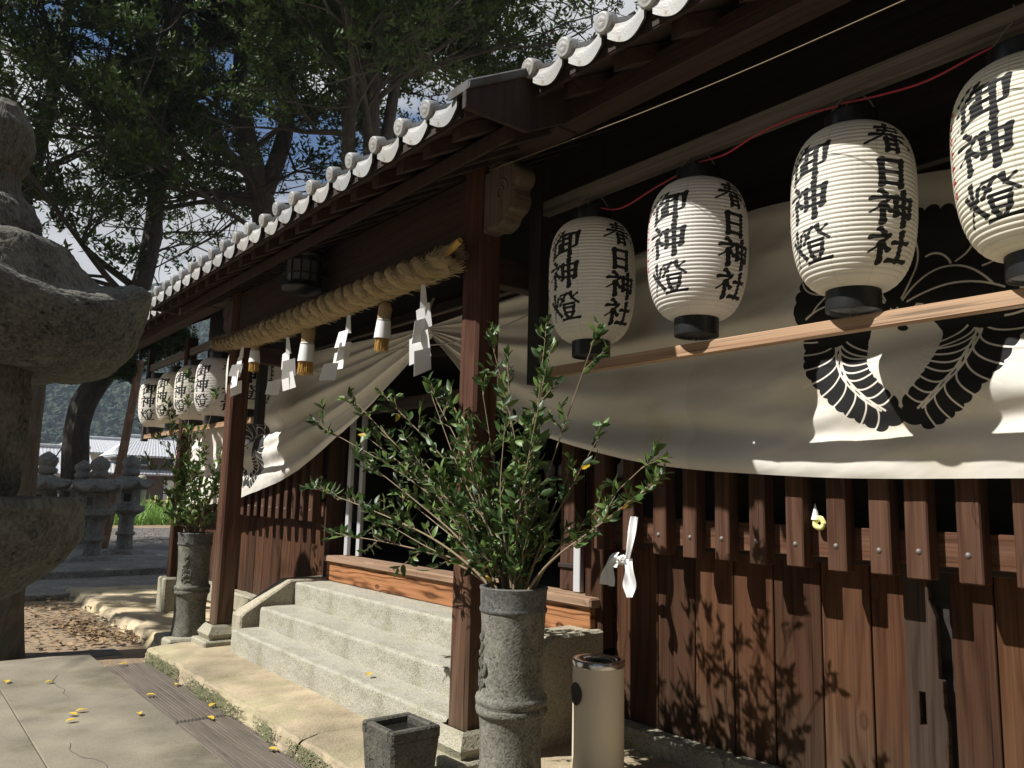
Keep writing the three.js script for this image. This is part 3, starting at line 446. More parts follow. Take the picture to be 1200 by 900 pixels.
function brush(g, pts, x, y, s, wt, sx = 1) {
  const c = pts.map((p) => [x + p[0] * s * sx, y + p[1] * s]); const L = []; // fine steps with a brush that presses at both ends
  for (let i = 0; i < c.length - 1; i++) for (let k = 0; k < 24; k++) L.push([lerp(c[i][0], c[i + 1][0], k / 24), lerp(c[i][1], c[i + 1][1], k / 24)]); L.push(c[c.length - 1]);
  const horiz = Math.abs(c[c.length - 1][0] - c[0][0]) > Math.abs(c[c.length - 1][1] - c[0][1]);
  L.forEach((p, i) => { const t = i / (L.length - 1), sweep = pts.length > 2 ? lerp(1.1, 0.5, t) : 1, w = wt * (horiz ? 0.78 : 1.05) * sweep * (0.86 + 0.34 * Math.pow(Math.abs(2 * t - 1), 3)); g.beginPath(); g.ellipse(p[0], p[1], w * (0.5 + 0.5 * sx), w * 0.72, -0.6, 0, 7); g.fill(); });
}
function canvasTex(w, h, draw) { const c = document.createElement('canvas'); c.width = w; c.height = h; draw(c.getContext('2d'), w, h); const t = new THREE.CanvasTexture(c); t.colorSpace = THREE.SRGBColorSpace; t.magFilter = THREE.LinearFilter; t.wrapS = THREE.RepeatWrapping; return t; }
// texture: u runs round the lantern, writing either side of u = 0.5; v along its height
const lanternTex = canvasTex(2048, 1024, (g, w, h) => {
  g.fillStyle = '#f3f0e8'; g.fillRect(0, 0, w, h);
  const r = mulberry(3); for (let i = 0; i < 900; i++) { g.fillStyle = `rgba(${150 + r() * 40},${130 + r() * 30},${90},${r() * 0.03})`; g.fillRect(r() * w, r() * h, 20 + r() * 200, 2 + r() * 8); }
  for (let k = 0; k < 8; k++) { g.fillStyle = 'rgba(190,175,145,0.28)'; g.fillRect(w * (k + 0.5) / 8 - 2, 0, 5, h); }
  for (const c0 of [0.5, 0.0, 1.0]) {
    g.fillStyle = '#0f0e0e';
    const cx = (d) => (c0 + d / 360) * w;
    [['go', 0.15], ['kami', 0.40], ['tou', 0.665]].forEach(([n, v]) => { for (const st of GL[n]) brush(g, st, cx(-47) - 150, v * h - 8, 2.2, n === 'tou' ? 13.5 : 17.5, 1.36); });
    [['haru', 0.07], ['hi', 0.305], ['kami', 0.50], ['sha', 0.715]].forEach(([n, v]) => { const nar = n === 'hi' ? 0.84 : 1; for (const st of GL[n]) brush(g, st.map((p) => [50 + (p[0] - 50) * nar, p[1]]), cx(39) - 142, v * h - 4, n === 'hi' ? 1.72 : 1.92, n === 'haru' ? 15.5 : 18.5, 1.45); });
  }
  g.fillStyle = '#c8202c'; for (const c0 of [0.5]) for (let k = 0; k < 7; k++) { g.save(); g.translate((c0 - 86 / 360) * w, h * (0.2 + k * 0.075)); g.rotate(R(-0.2, 0.2)); g.fillRect(-26, 0, 52, 16); g.fillRect(-8, -16, 16, 48); g.restore(); }
});
const lanternMat = new THREE.MeshPhysicalMaterial({ map: lanternTex, roughness: 0.85, transmission: 0.22, thickness: 0, side: THREE.DoubleSide });
lanternMat.color.setRGB(0.92, 0.92, 0.92);
{
  const prof = []; const n = 37 * 6; for (let i = 0; i <= n; i++) { const t = i / n, k = 2 * t - 1; let r = Math.pow(1 - Math.pow(Math.abs(k), 3.4), 0.5); r = 0.105 + (0.236 - 0.105) * r; r *= 1 - 0.05 * sstep(0.5, 0, t); const a = (t * 37) % 1; r -= 0.0045 * Math.pow(Math.abs(2 * a - 1), 2.2) * sstep(0, 0.03, t) * sstep(1, 0.97, t); prof.push(new THREE.Vector2(r, t * 0.655)); }
  const body = new THREE.LatheGeometry(prof, 72); { const u = body.attributes.uv; for (let i = 0; i < u.count; i++) { const seg = Math.floor(i / prof.length), k = i % prof.length; u.setXY(i, seg / 72, k / (prof.length - 1)); } }
  const capB = lathe([[0.0, 0.012], [0.092, 0.012], [0.098, 0.0], [0.104, 0.0], [0.104, 0.085], [0.100, 0.09], [0.092, 0.085], [0.092, 0.02], [0.0, 0.02]], 40).translate(0, -0.08, 0), capT = lathe([[0.088, 0.0], [0.104, 0.0], [0.104, 0.075], [0.098, 0.08], [0.088, 0.078], [0.088, 0.0]], 40).translate(0, 0.65, 0);
  const hook = merge([tube([[-0.095, 0.73, 0], [-0.06, 0.80, 0.01], [0, 0.845, 0]], 0.0028, 10, 5), tube([[0.095, 0.73, 0], [0.05, 0.79, -0.01], [0, 0.845, 0]], 0.0028, 10, 5), tube([[0, 0.845, 0], [0.004, 0.9, 0.012]], 0.0035, 4, 5), tube([[0.0, 0.73, 0.09], [0.02, 0.79, 0.05], [0, 0.85, 0]], 0.0025, 8, 5)]);
  const lower = new THREE.TorusGeometry(0.012, 0.0018, 5, 12).translate(0.0, -0.09, 0);
  const L = thing('paper_lantern', 'white paper lantern hanging in shade beside the front pillar, first of the right-hand row', 'lantern', [0, 0, 0], 0, 'paper lanterns along the eave');
  part('lantern_shade', body, lanternMat, L); part('lower_ring', capB, M.black, L); part('upper_ring', capT, M.black, L); part('hanging_wire', hook, M.wire, L); part('tassel_loop', lower, M.wire, L);
  // facing: the middle of the writing (u = 0.5 is local -z) turned towards the open court
  const face = (x, deg) => { const a = Math.atan2(-x, 2.9); return a + Math.PI + THREE.MathUtils.degToRad(deg); };
  const put = (o, x, y, deg, tilt) => { o.scale.setScalar(1.0345); o.position.set(x * 1.0345, 1.55 + (y - 1.55) * 1.0345, -3.0); o.rotation.set(0, face(x, deg), 0); o.rotation.z = tilt; o.scale.multiply(V(1 + 0.02 * Math.sin(x * 9), 1 + 0.012 * Math.sin(x * 17), 1 - 0.02 * Math.sin(x * 7))); };
  const list = [[-2.985, 2.366, 4, 0.0], [-2.29, 2.378, 9, 0.02, 'sunlit paper lantern, second of the right-hand row, with a bare patch of red writing'], [-1.532, 2.366, 0, 0.025, 'sunlit paper lantern, third of the right-hand row, in front of the black crest'], [-0.895, 2.372, 12, -0.02, 'paper lantern cut off by the right edge, last of the right-hand row'],
    [-7.97, 2.35, 38, 0.0, 'shaded paper lantern half hidden behind the far pillar'], [-8.97, 2.345, -2, 0.01, 'white paper lantern left of the far pillar, nearest one of the far row'], [-9.73, 2.345, -4, -0.01, 'white paper lantern of the far row with the plant tip crossing it'], [-10.53, 2.345, -6, 0.01, 'white paper lantern second from the far end of the far row'], [-11.39, 2.345, 14, 0.0, 'white paper lantern hanging at the far end of the far row']];
  list.forEach(([x, y, deg, tilt, lab], i) => { const o = i ? dup(L, [0, 0, 0], 0, lab) : L; put(o, x, y, deg, tilt); const m = lanternMat.clone(); m.color.setRGB(0.93 - 0.05 * ((i * 7) % 4) / 3, 0.925 - 0.06 * ((i * 7) % 4) / 3, 0.915 - 0.10 * ((i * 5) % 4) / 3); o.children[0].material = m; });
  // red cable looping from lantern to lantern
  const cab = (pts, lab) => tag(part('lantern_cable', tube(pts.map((q) => [q[0] * 1.0345, 1.55 + (q[1] - 1.55) * 1.0345, q[2] * 1.0345]), 0.0045, 40, 6), M.redWire), lab, 'cable', 'red cables between lanterns');
  cab([[-2.95, 3.10, -2.87], [-2.75, 3.03, -2.86], [-2.5, 3.07, -2.86], [-2.26, 3.115, -2.87]], 'red cable sagging between the shaded lantern and the second lantern');
  cab([[-2.24, 3.12, -2.87], [-2.08, 3.10, -2.85], [-1.92, 3.14, -2.86], [-1.74, 3.155, -2.87], [-1.55, 3.13, -2.87]], 'red cable running from the second lantern to the third lantern');
  cab([[-1.53, 3.13, -2.86], [-1.38, 3.10, -2.85], [-1.2, 3.085, -2.85], [-1.0, 3.12, -2.86], [-0.9, 3.13, -2.87]], 'red cable running from the third lantern to the right edge');
}

// ---------------------------------------------------------------- curtain, tied up in the middle of the doorway
const mix1 = (pts, x) => { if (x <= pts[0][0]) return pts[0][1]; for (let i = 0; i < pts.length - 1; i++) if (x <= pts[i + 1][0]) { const t = (x - pts[i][0]) / (pts[i + 1][0] - pts[i][0]); const p0 = pts[Math.max(0, i - 1)], p1 = pts[i], p2 = pts[i + 1], p3 = pts[Math.min(pts.length - 1, i + 2)]; const h = p2[0] - p1[0], m1 = (p2[1] - p0[1]) / Math.max(1e-6, p2[0] - p0[0]) * h, m2 = (p3[1] - p1[1]) / Math.max(1e-6, p3[0] - p1[0]) * h, t2 = t * t, t3 = t2 * t; return (2 * t3 - 3 * t2 + 1) * p1[1] + (t3 - 2 * t2 + t) * m1 + (-2 * t3 + 3 * t2) * p2[1] + (t3 - t2) * m2; } return pts[pts.length - 1][1]; };
const hemR = [[-5.34, 2.80], [-5.1, 2.64], [-4.657, 2.32], [-4.248, 2.076], [-3.887, 1.935], [-3.566, 1.85], [-3.14, 1.763], [-2.769, 1.715], [-2.343, 1.685], [-1.856, 1.663], [-1.2, 1.662], [0, 1.67], [2.6, 1.68]];
const topR = [[-5.34, 2.90], [-4.3, 2.94], [-3.43, 2.96], [-2.351, 3.04], [-1.808, 3.0], [-1.534, 2.98], [-1.226, 2.945], [-0.6, 2.97], [0.4, 3.03], [2.6, 3.03]];
const hemL = [[-12.2, 1.36], [-11.2, 1.33], [-9.9, 1.38], [-9.235, 1.483], [-7.932, 1.721], [-6.982, 2.039], [-6.333, 2.28], [-5.765, 2.566], [-5.45, 2.75], [-5.34, 2.80]];
const topL = [[-12.2, 3.0], [-9, 2.98], [-7.2, 2.96], [-6.4, 2.93], [-5.8, 2.91], [-5.34, 2.90]];
function clothAt(x, v, side) {
  const d = side > 0 ? x + 5.34 : -5.34 - x, top = side > 0 ? mix1(topR, x) : mix1(topL, x), hem = side > 0 ? mix1(hemR, x) : mix1(hemL, x);
  const y = lerp(top, hem, v), h = top - hem, near = Math.exp(-d / 1.35), k = Math.min(1, h / 0.5);
  let z = -3.405;
  const vw = v + 0.05 * fbm3(x * 0.5, v * 2, 3 + side, 2);
  z += near * 0.045 * k * Math.sin(vw * 46 + 0.6 * Math.sin(d * 1.1)) * (0.6 + 0.4 * Math.sin(vw * 13 + side));
  z += 0.052 * k * Math.exp(-Math.pow((d - 2.6) / 2.2, 2)) * Math.sin(Math.pow(v, 1.3) * 21 + d * 0.35) * sstep(0.12, 0.5, v) * (1 - 0.75 * sstep(2.2, 3.4, d) * sstep(0.6, 0.9, v));
  z += 0.045 * k * sstep(1.0, 3.5, d) * (fbm3(x * 0.75 + side, y * 1.5 - x * 0.35, 2, 3)) * sstep(0, 0.25, v) * (1 - 0.6 * sstep(0.75, 1, v));
  z += 0.022 * sstep(2.6, 4.2, d) * Math.sin(y * 9 - x * 2.4 + 2.0 * fbm3(x * 0.9, y, 5, 2)) * sstep(0.2, 0.6, v) * (1 - 0.85 * sstep(0.72, 0.9, v));
  z += 0.05 * near * k * sstep(0, 0.4, v) - 0.02 * v * v + 0.007 * fbm3(x * 3.2 + 5, y * 4.5, 1, 4) * sstep(0, 0.1, v);
  z += 0.026 * k * Math.sin(Math.pow(v, 1.15) * 34 + d * 0.5 + 2.5 * fbm3(d * 0.5, v, side, 2)) * sstep(0.35, 0.7, v) * (1 - sstep(0.8, 0.95, v)) * sstep(0.8, 2, d) * Math.exp(-Math.max(0, d - 3.2) / 1.5);
  return [x, y, z];
}
const clothPanel = (x0, x1, side, uvf) => { const g = grid(Math.round((x1 - x0) / 0.022), 150, (u, v) => { const x = lerp(x0, x1, u), p = clothAt(x, v, side), q = uvf ? uvf(p) : [p[0], p[1]]; return [...p, q[0], q[1]]; }); return g; };
function wisteria(g, S) { // black crest: two hanging clusters curving in to meet below, fan of petals above; drawn in a unit square of S pixels
  const line = (w) => { g.strokeStyle = '#ddd8cc'; g.lineWidth = w * S * 1.15; g.lineCap = 'round'; }, ink = () => { g.fillStyle = '#0d0c0d'; };
  const P = (x, y) => [x * S, y * S];
  const blob = (x, y, rx, ry, a) => { g.beginPath(); g.ellipse(x * S, y * S, rx * S, ry * S, a, 0, 7); g.fill(); };
  for (const s of [-1, 1]) {
    g.save(); g.translate(0.5 * S, 0); g.scale(s, 1);
    // hanging cluster: spine
    const spine = [[0.29, 0.42], [0.315, 0.55], [0.28, 0.69], [0.18, 0.82], [0.05, 0.92]], c = new THREE.CatmullRomCurve3(spine.map((p) => V(p[0], p[1], 0)));
    ink();
    for (let k = 0; k <= 60; k++) { const t = k / 60, p = c.getPoint(t), w = lerp(0.145, 0.06, Math.pow(t, 1.2)); blob(p.x, p.y, w, w * 0.8, 0); }
    for (let k = 0; k < 15; k++) { const t = (k + 0.5) / 15, p = c.getPoint(t), d = c.getTangent(t), w = lerp(0.225, 0.085, t); for (const q of [-1, 1]) { const wide = q > 0 ? 1.05 : 0.82; blob(p.x - d.y * q * -w * 0.72 * wide, p.y + d.x * q * -w * 0.72 * wide, 0.052 * (1 - 0.35 * t), 0.04 * (1 - 0.3 * t), Math.atan2(d.y, d.x) + q * 0.7); } }
    line(0.009); g.beginPath(); for (let k = 0; k <= 40; k++) { const p = c.getPoint(k / 40 * 0.94); k ? g.lineTo(p.x * S - 0.008 * S, p.y * S) : g.moveTo(p.x * S - 0.008 * S, p.y * S); } g.stroke();
    g.beginPath(); for (let k = 0; k <= 40; k++) { const p = c.getPoint(k / 40 * 0.94); k ? g.lineTo(p.x * S + 0.012 * S, p.y * S) : g.moveTo(p.x * S + 0.012 * S, p.y * S); } g.stroke();
    line(0.0075); for (let k = 0; k < 9; k++) { const t = 0.05 + k * 0.1, p = c.getPoint(t), d = c.getTangent(Math.min(1, t + 0.04)), w = lerp(0.255, 0.10, t); for (const q of [-1, 1]) { const ex = p.x + d.x * w * 0.5 - d.y * q * -w * 0.98, ey = p.y + d.y * w * 0.5 + d.x * q * -w * 0.98; g.beginPath(); g.moveTo(p.x * S, p.y * S); g.quadraticCurveTo((p.x + d.x * w * 0.55) * S, (p.y + d.y * w * 0.55) * S, ex * S, ey * S); g.stroke(); } }
    // fan of petals above
    ink(); for (let k = 0; k < 5; k++) { const a = -1.5 + k * 0.52, r = [0.30, 0.335, 0.35, 0.345, 0.33][k]; blob(0.115 + Math.cos(a) * r * 0.78, 0.34 + Math.sin(a) * r * 0.72, 0.105, 0.095, a); }
    blob(0.15, 0.27, 0.15, 0.17, 0.3); blob(0.3, 0.36, 0.17, 0.11, 0.2); blob(0.07, 0.3, 0.075, 0.16, 0.15);
    for (let k = 0; k < 12; k++) { const a = -1.62 + k * 0.19; blob(0.125 + Math.cos(a) * 0.335, 0.335 + Math.sin(a) * 0.31, 0.036, 0.034, a); }
    line(0.008); const arc = (pts) => { g.beginPath(); g.moveTo(...P(...pts[0])); g.bezierCurveTo(...P(...pts[1]), ...P(...pts[2]), ...P(...pts[3])); g.stroke(); };
    arc([[0.035, 0.40], [0.10, 0.28], [0.12, 0.16], [0.06, 0.06]]); arc([[0.04, 0.41], [0.13, 0.27], [0.27, 0.22], [0.40, 0.40]]); arc([[0.13, 0.22], [0.17, 0.20], [0.21, 0.22], [0.23, 0.27]]); arc([[0.25, 0.265], [0.31, 0.23], [0.34, 0.18], [0.35, 0.12]]); arc([[0.36, 0.31], [0.42, 0.30], [0.45, 0.27], [0.465, 0.23]]); arc([[0.06, 0.42], [0.18, 0.36], [0.30, 0.34], [0.44, 0.42]]);
    g.restore();
  }
  ink(); g.beginPath(); g.ellipse(0.5 * S, 0.415 * S, 0.02 * S, 0.03 * S, 0, 0, 7); g.fill(); g.beginPath(); g.ellipse(0.5 * S, 0.52 * S, 0.022 * S, 0.012 * S, 0, 0, 7); g.fill();
}
const crestPanel = (x0, x1, y0, y1, cx, cy, size) => { // ivory cloth printed with the crest
  const t = canvasTex(2048, Math.round(2048 * (y1 - y0) / (x1 - x0)), (g, w, h) => {
    const img = g.createImageData(w, h), r = mulberry(8); for (let j = 0; j < h; j++) for (let i = 0; i < w; i++) { const b = pf(i / w, j / h, 3, 2, 65, 4), st = sstep(0.6, 0.78, pf(i / w, j / h, 5, 3, 167, 3)), e = 0.915 + 0.12 * (b - 0.5) + 0.03 * (r() - 0.5) - 0.035 * st, o = (j * w + i) * 4; img.data[o] = 236 * e; img.data[o + 1] = (231 - 3 * st) * e; img.data[o + 2] = (221 - 12 * st) * e; img.data[o + 3] = 255; } g.putImageData(img, 0, 0);
    const px = w / (x1 - x0); g.save(); g.translate((cx - x0) * px - size * px / 2, (y1 - cy) * px - size * px / 2); wisteria(g, size * px); g.restore();
  });
  t.wrapS = THREE.ClampToEdgeWrapping; const m = new THREE.MeshPhysicalMaterial({ map: t, roughness: 0.95, transmission: 0.12, thickness: 0, side: THREE.DoubleSide }); m.bumpMap = M.cloth.bumpMap; m.bumpScale = 0; return [m, (p) => [(p[0] - x0) / (x1 - x0), (p[1] - y0) / (y1 - y0)]];
};
{
  const c = thing('curtain', 'long ivory curtain with black wisteria crest draped over the right wing', 'curtain', [0, 0, 0], 0, 'ivory curtains tied up at the doorway');
  const [mR, fR] = crestPanel(-2.75, -0.45, 1.6, 3.1, -1.600, 2.335, 0.96);
  part('cloth_panel', clothPanel(-5.34, -2.75, 1), M.cloth, c); part('crest_panel', clothPanel(-2.75, -0.45, 1, fR), mR, c); part('cloth_panel', clothPanel(-0.45, 2.6, 1), M.cloth, c);
  const c2 = thing('curtain', 'ivory curtain swept up to the right across the far half of the doorway', 'curtain', [0, 0, 0], 0, 'ivory curtains tied up at the doorway');
  const [mL, fL] = crestPanel(-10.8, -8.3, 1.25, 3.05, -9.25, 2.05, 1.0);
  part('cloth_panel', clothPanel(-8.3, -5.34, -1), M.cloth, c2); part('crest_panel', clothPanel(-10.8, -8.3, -1, fL), mL, c2); part('cloth_panel', clothPanel(-12.1, -10.8, -1), M.cloth, c2);
  part('cord', tube([[-5.33, 3.12, -3.40], [-5.34, 2.95, -3.33], [-5.345, 2.86, -3.30], [-5.35, 2.78, -3.34], [-5.345, 2.70, -3.33]], 0.01, 20, 6), M.strawLoose, c2);
  // fairy wire along the top of the doorway
  tag(part('string_wire', tube([[-7.5, 2.74, -3.3], [-6.6, 2.66, -3.25], [-5.7, 2.72, -3.25], [-4.6, 2.66, -3.25], [-3.8, 2.74, -3.25]], 0.006, 40, 5), M.whiteWire), 'thin pale wire sagging across the top of the doorway', 'wire');
}

// ---------------------------------------------------------------- straw rope with tassels and paper streamers
{
  const rope = thing('straw_rope', 'thick twisted straw rope slung along the porch beam between the pillars', 'straw rope');
  const cl = new THREE.CatmullRomCurve3([V(-7.99, 2.985, -2.53), V(-7.4, 2.92, -2.5), V(-6.6, 2.885, -2.48), V(-5.6, 2.885, -2.48), V(-4.8, 2.89, -2.48), V(-4.25, 2.90, -2.49), V(-3.9, 2.915, -2.52), V(-3.78, 2.925, -2.53)]);
  const n = 300, fr = cl.computeFrenetFrames(n), Lr = cl.getLength();
  const rad = (t) => lerp(0.045, 0.088, sstep(0, 0.4, t)) * lerp(1, 0.8, sstep(0.9, 1, t));
  const pt = (t, a, r) => { const i = Math.round(t * n), p = cl.getPointAt(t); return p.addScaledVector(fr.normals[i], Math.cos(a) * r).addScaledVector(fr.binormals[i], Math.sin(a) * r); };
  for (let k = 0; k < 3; k++) {
    const P = []; for (let i = 0; i <= n; i++) { const t = i / n, p = pt(t, (t * Lr / 0.42) * Math.PI * 2 + k * Math.PI * 2 / 3, rad(t) * 0.5); P.push([p.x, p.y, p.z, rad(t) * 0.62 * (1 + 0.10 * fbm3(i * 0.16, k * 7, 2, 3))]); }
    part('strand', rough(taper(P, 20, 1), 0.014, 26, k), M.straw, rope);
  }
  const hairs = [], hr = mulberry(17);
  for (let i = 0; i < 9000; i++) { const t = hr() < 0.02 ? 0.955 + 0.045 * hr() : hr(), a = hr() * 6.283, p = pt(t, a, rad(t) * (0.9 + 0.13 * hr())), end = t > 0.955, l = end ? 0.04 + hr() * 0.08 : 0.025 + hr() * 0.075, tg = cl.getTangentAt(t); const p2 = pt(t, a + 0.3, rad(t)), circ = p2.sub(pt(t, a, rad(t))).normalize(), d = V(hr() - 0.5, hr() - 0.6, hr() - 0.5).multiplyScalar(end ? 0.75 : 0.62).addScaledVector(tg, end ? 1.1 : 0.85).addScaledVector(circ, end ? 0 : 0.75); d.normalize().multiplyScalar(l); const g = new THREE.CylinderGeometry(0.0012, 0.0022, l, 3, 1, true); g.translate(0, l / 2, 0); g.applyQuaternion(new THREE.Quaternion().setFromUnitVectors(V(0, 1, 0), d.clone().normalize())); g.translate(p.x, p.y, p.z); hairs.push(g); }
  part('loose_straw', merge(hairs), M.strawLoose, rope, 'stuff');
  part('rope_peg', tube([[-3.80, 2.95, -2.5], [-3.66, 3.0, -2.50]], 0.02, 4, 8), M.strawTip, rope);
  // paper streamers
  const zig = (seed, s) => { const r = mulberry(seed), gs = [part0([[-0.012, 0.0], [0.012, 0.0], [0.03, -0.13], [-0.012, -0.135]])]; let x = 0.0, y = -0.11; const st = [[-0.012, 0.085, 0.125], [0.022, 0.10, 0.13], [-0.045, 0.115, 0.135], [0.01, 0.10, 0.12]];
    st.forEach(([dx, w, h], i) => { const q = [[x + dx - w * 0.5, y - 0.03 * r()], [x + dx + w * 0.45, y + 0.03 * r()], [x + dx + w * (0.42 + 0.15 * r()), y - h + 0.03 * r()], [x + dx - w * (0.5 + 0.15 * r()), y - h - 0.035 * r()]]; const g = part0(q); g.rotateY((i % 2 ? 1 : -1) * (0.3 + 0.5 * r())).rotateZ((r() - 0.5) * 0.3).rotateX((r() - 0.5) * 0.3).translate(0, 0, i * 0.008); gs.push(g); x += dx; y -= h * 0.66; }); return merge(gs).scale(s, s, s); };
  function part0(pts) { const s = new THREE.Shape(pts.map((p) => new THREE.Vector2(...p))); return new THREE.ExtrudeGeometry(s, { depth: 0.0012, bevelEnabled: false }); }
  const labs = ['white zigzag paper streamer hanging at the far left end of the straw rope', 'white zigzag paper streamer between the small tassel and the big tassel', 'white zigzag paper streamer near the middle of the straw rope', 'white zigzag paper streamer hanging nearest the front pillar'];
  [[-7.07, 2.85, 0.95, -0.15, 1], [-6.06, 2.77, 1.02, 0.05, 2], [-5.0, 2.78, 0.98, -0.05, 3], [-4.03, 2.81, 1.12, 0.0, 4]].forEach(([x, y, s, rz, sd], i) => { const o = part('paper_streamer', zig(sd, s), M.paper); tag(o, labs[i], 'paper streamer', 'paper streamers on the straw rope'); o.position.set(x, y, -2.49); o.rotation.set(0, 0.75 + 0.1 * i, rz); });
  const tl = ['small straw tassel hanging beside the far left streamer', 'large straw tassel wrapped in white paper left of the middle', 'straw tassel wrapped in white paper nearest the front pillar'];
  [[-6.85, 2.85, 0.8], [-5.73, 2.79, 1.05], [-4.54, 2.77, 0.9]].forEach(([x, y, s], i) => {
    const t = thing('straw_tassel', tl[i], 'tassel', [x, y, -2.52], 0, 'straw tassels on the straw rope');
    part('tassel_head', rough(lathe([[0.0, 0.03], [0.035, 0.025], [0.05, -0.02], [0.046, -0.09], [0.045, -0.1]], 20, 0.05), 0.006, 30, i).scale(s, s, s), M.straw, t);
    part('paper_wrap', lathe([[0.047, -0.1], [0.05, -0.105], [0.062, -0.24], [0.058, -0.242], [0.045, -0.1]], 24, 0.05).scale(s, s, s), M.paper, t);
    const b = [], r = mulberry(40 + i); for (let k = 0; k < 90; k++) { const a = r() * 6.28, q = Math.sqrt(r()) * 0.052, l = 0.08 + r() * 0.03; b.push(new THREE.CylinderGeometry(0.0026, 0.002, l, 4, 1).translate(0, -l / 2, 0).rotateZ(q * 1.2 * Math.cos(a)).rotateX(-q * 1.2 * Math.sin(a)).translate(Math.cos(a) * q, -0.235, Math.sin(a) * q)); }
    part('straw_end', merge(b).scale(s, s, s), M.strawTip, t); part('binding', new THREE.TorusGeometry(0.05, 0.004, 6, 20).rotateX(Math.PI / 2).translate(0, -0.11, 0).scale(s, s, s), M.wire, t);
    t.rotation.z = [0.05, -0.06, -0.09][i];
  });
}
{ // black bracket lamp hung on the porch beam
  const t = thing('porch_lamp', 'round black caged lamp fixed to the middle of the porch beam', 'lamp', [-5.72, 3.25, -2.44]);
  part('lamp_body', lathe([[0, 0.2], [0.05, 0.2], [0.13, 0.15], [0.16, 0.12], [0.16, 0.09], [0.125, 0.08], [0.125, -0.12], [0.155, -0.14], [0.15, -0.17], [0.06, -0.2], [0, -0.2]], 28), M.black, t);
  part('glass', new THREE.CylinderGeometry(0.128, 0.128, 0.17, 28, 1, true).translate(0, -0.02, 0), mat(null, 0.12, 0.12, 0.12, { rough: 0.12 }), t);
  part('cage', merge([...Array(12).keys()].map((k) => new THREE.CylinderGeometry(0.007, 0.007, 0.22, 5).translate(Math.cos(k * 0.5236) * 0.14, -0.02, Math.sin(k * 0.5236) * 0.14)).concat([0.05, -0.05].map((y) => new THREE.TorusGeometry(0.14, 0.006, 5, 28).rotateX(Math.PI / 2).translate(0, y, 0)))), M.black, t);
  part('bracket', span(-0.03, 0.03, -0.03, 0.03, -0.19, -0.1, 0.004), M.black, t);
}

// ---------------------------------------------------------------- stone vases with cut evergreen branches
function vaseThing(x, z, turn, label) {
  const t = thing('stone_vase', label, 'vase', [x, 0.12, z], turn, 'stone vases beside the porch pillars');
  const P = [[0.0, 0.0], [0.158, 0.0], [0.168, 0.012], [0.160, 0.06], [0.148, 0.16], [0.144, 0.26], [0.149, 0.36], [0.156, 0.40], [0.168, 0.405], [0.173, 0.42], [0.171, 0.437], [0.164, 0.444], [0.171, 0.452], [0.174, 0.47], [0.169, 0.486], [0.158, 0.492], [0.150, 0.54], [0.148, 0.64], [0.151, 0.76], [0.158, 0.875]];
  part('vase_body', rough(lathe(P, 72, 0.16), 0.0035, 9, x), M.vase, t);
  part('rim_band', rough(lathe([[0.157, 0.87], [0.164, 0.876], [0.166, 0.89], [0.160, 0.898], [0.163, 0.975], [0.168, 0.985], [0.166, 0.992], [0.145, 0.992], [0.14, 0.97], [0.138, 0.9], [0.0, 0.9]], 64, 0.16), 0.0015, 12), M.vaseBand, t);
  const rel = [], r = mulberry(21); // pine-and-branch relief on the front
  for (let k = 0; k < 16; k++) { const a = -0.05 + 0.10 * Math.sin(k * 1.9), y = 0.52 + k * 0.018, rr = 0.149; rel.push(rough(new THREE.IcosahedronGeometry(0.011 + r() * 0.011, 2), 0.004, 60, k).scale(1.25, 1, 0.7).rotateZ(r() * 3).translate(0, 0, rr).rotateY(a).translate(0, y, 0)); }
  for (let k = 0; k < 5; k++) rel.push(new THREE.TorusGeometry(0.022 + 0.006 * (k % 2), 0.007, 6, 14, 4.2).rotateZ(k * 1.3).translate((k % 2 - 0.5) * 0.04, 0.545 + k * 0.022, 0.150).rotateY(0.02));
  part('relief', merge(rel), M.vase, t);
  return t;
}
vaseThing(-3.095, -2.5, -0.35, 'tall stone vase with dark rim standing in front of the near pillar');
vaseThing(-8.215, -2.56, 0.85, 'pale stone vase on a slab left of the far pillar');
{ const t = struct('base_slab', rough(box(0.52, 0.1, 0.5, 0.02).translate(-8.22, 0.085, -2.56), 0.004, 6), M.baseStone); t.name = 'stone_slab'; }
const leafG = (l, w) => { // folded pointed leaf along +y, tip curled
  const P = [], I = [], n = 5; for (let i = 0; i <= n; i++) { const t = i / n, hw = w * Math.pow(Math.sin(Math.PI * Math.pow(t, 0.8)), 0.8) * 0.5, y = l * t, c = -0.22 * l * t * t; P.push(-hw, y, c + hw * 0.35, 0, y, c, hw, y, c + hw * 0.35); } for (let i = 0; i < n; i++) for (let j = 0; j < 2; j++) { const a = i * 3 + j; I.push(a, a + 1, a + 3, a + 3, a + 1, a + 4); }
  const g = new THREE.BufferGeometry(); g.setAttribute('position', new THREE.Float32BufferAttribute(P, 3)); g.setAttribute('uv', new THREE.Float32BufferAttribute(new Float32Array(P.length / 3 * 2), 2)); g.setIndex(I); g.computeVertexNormals(); return g; };
const leafMats = [[0.038, 0.080, 0.018], [0.058, 0.12, 0.024], [0.125, 0.20, 0.042], [0.030, 0.064, 0.018]].map((c) => { const m = mat(null, ...c, { rough: 0.45, trans: 0.32, spec: 0.7 }); m.side = THREE.DoubleSide; return m; });
const leafYellow = mat(null, 0.62, 0.42, 0.03, { rough: 0.55, trans: 0.15 }); leafYellow.side = THREE.DoubleSide;
const leafVar = [leafG(0.062, 0.027), leafG(0.072, 0.029), leafG(0.054, 0.025), leafG(0.064, 0.019)];
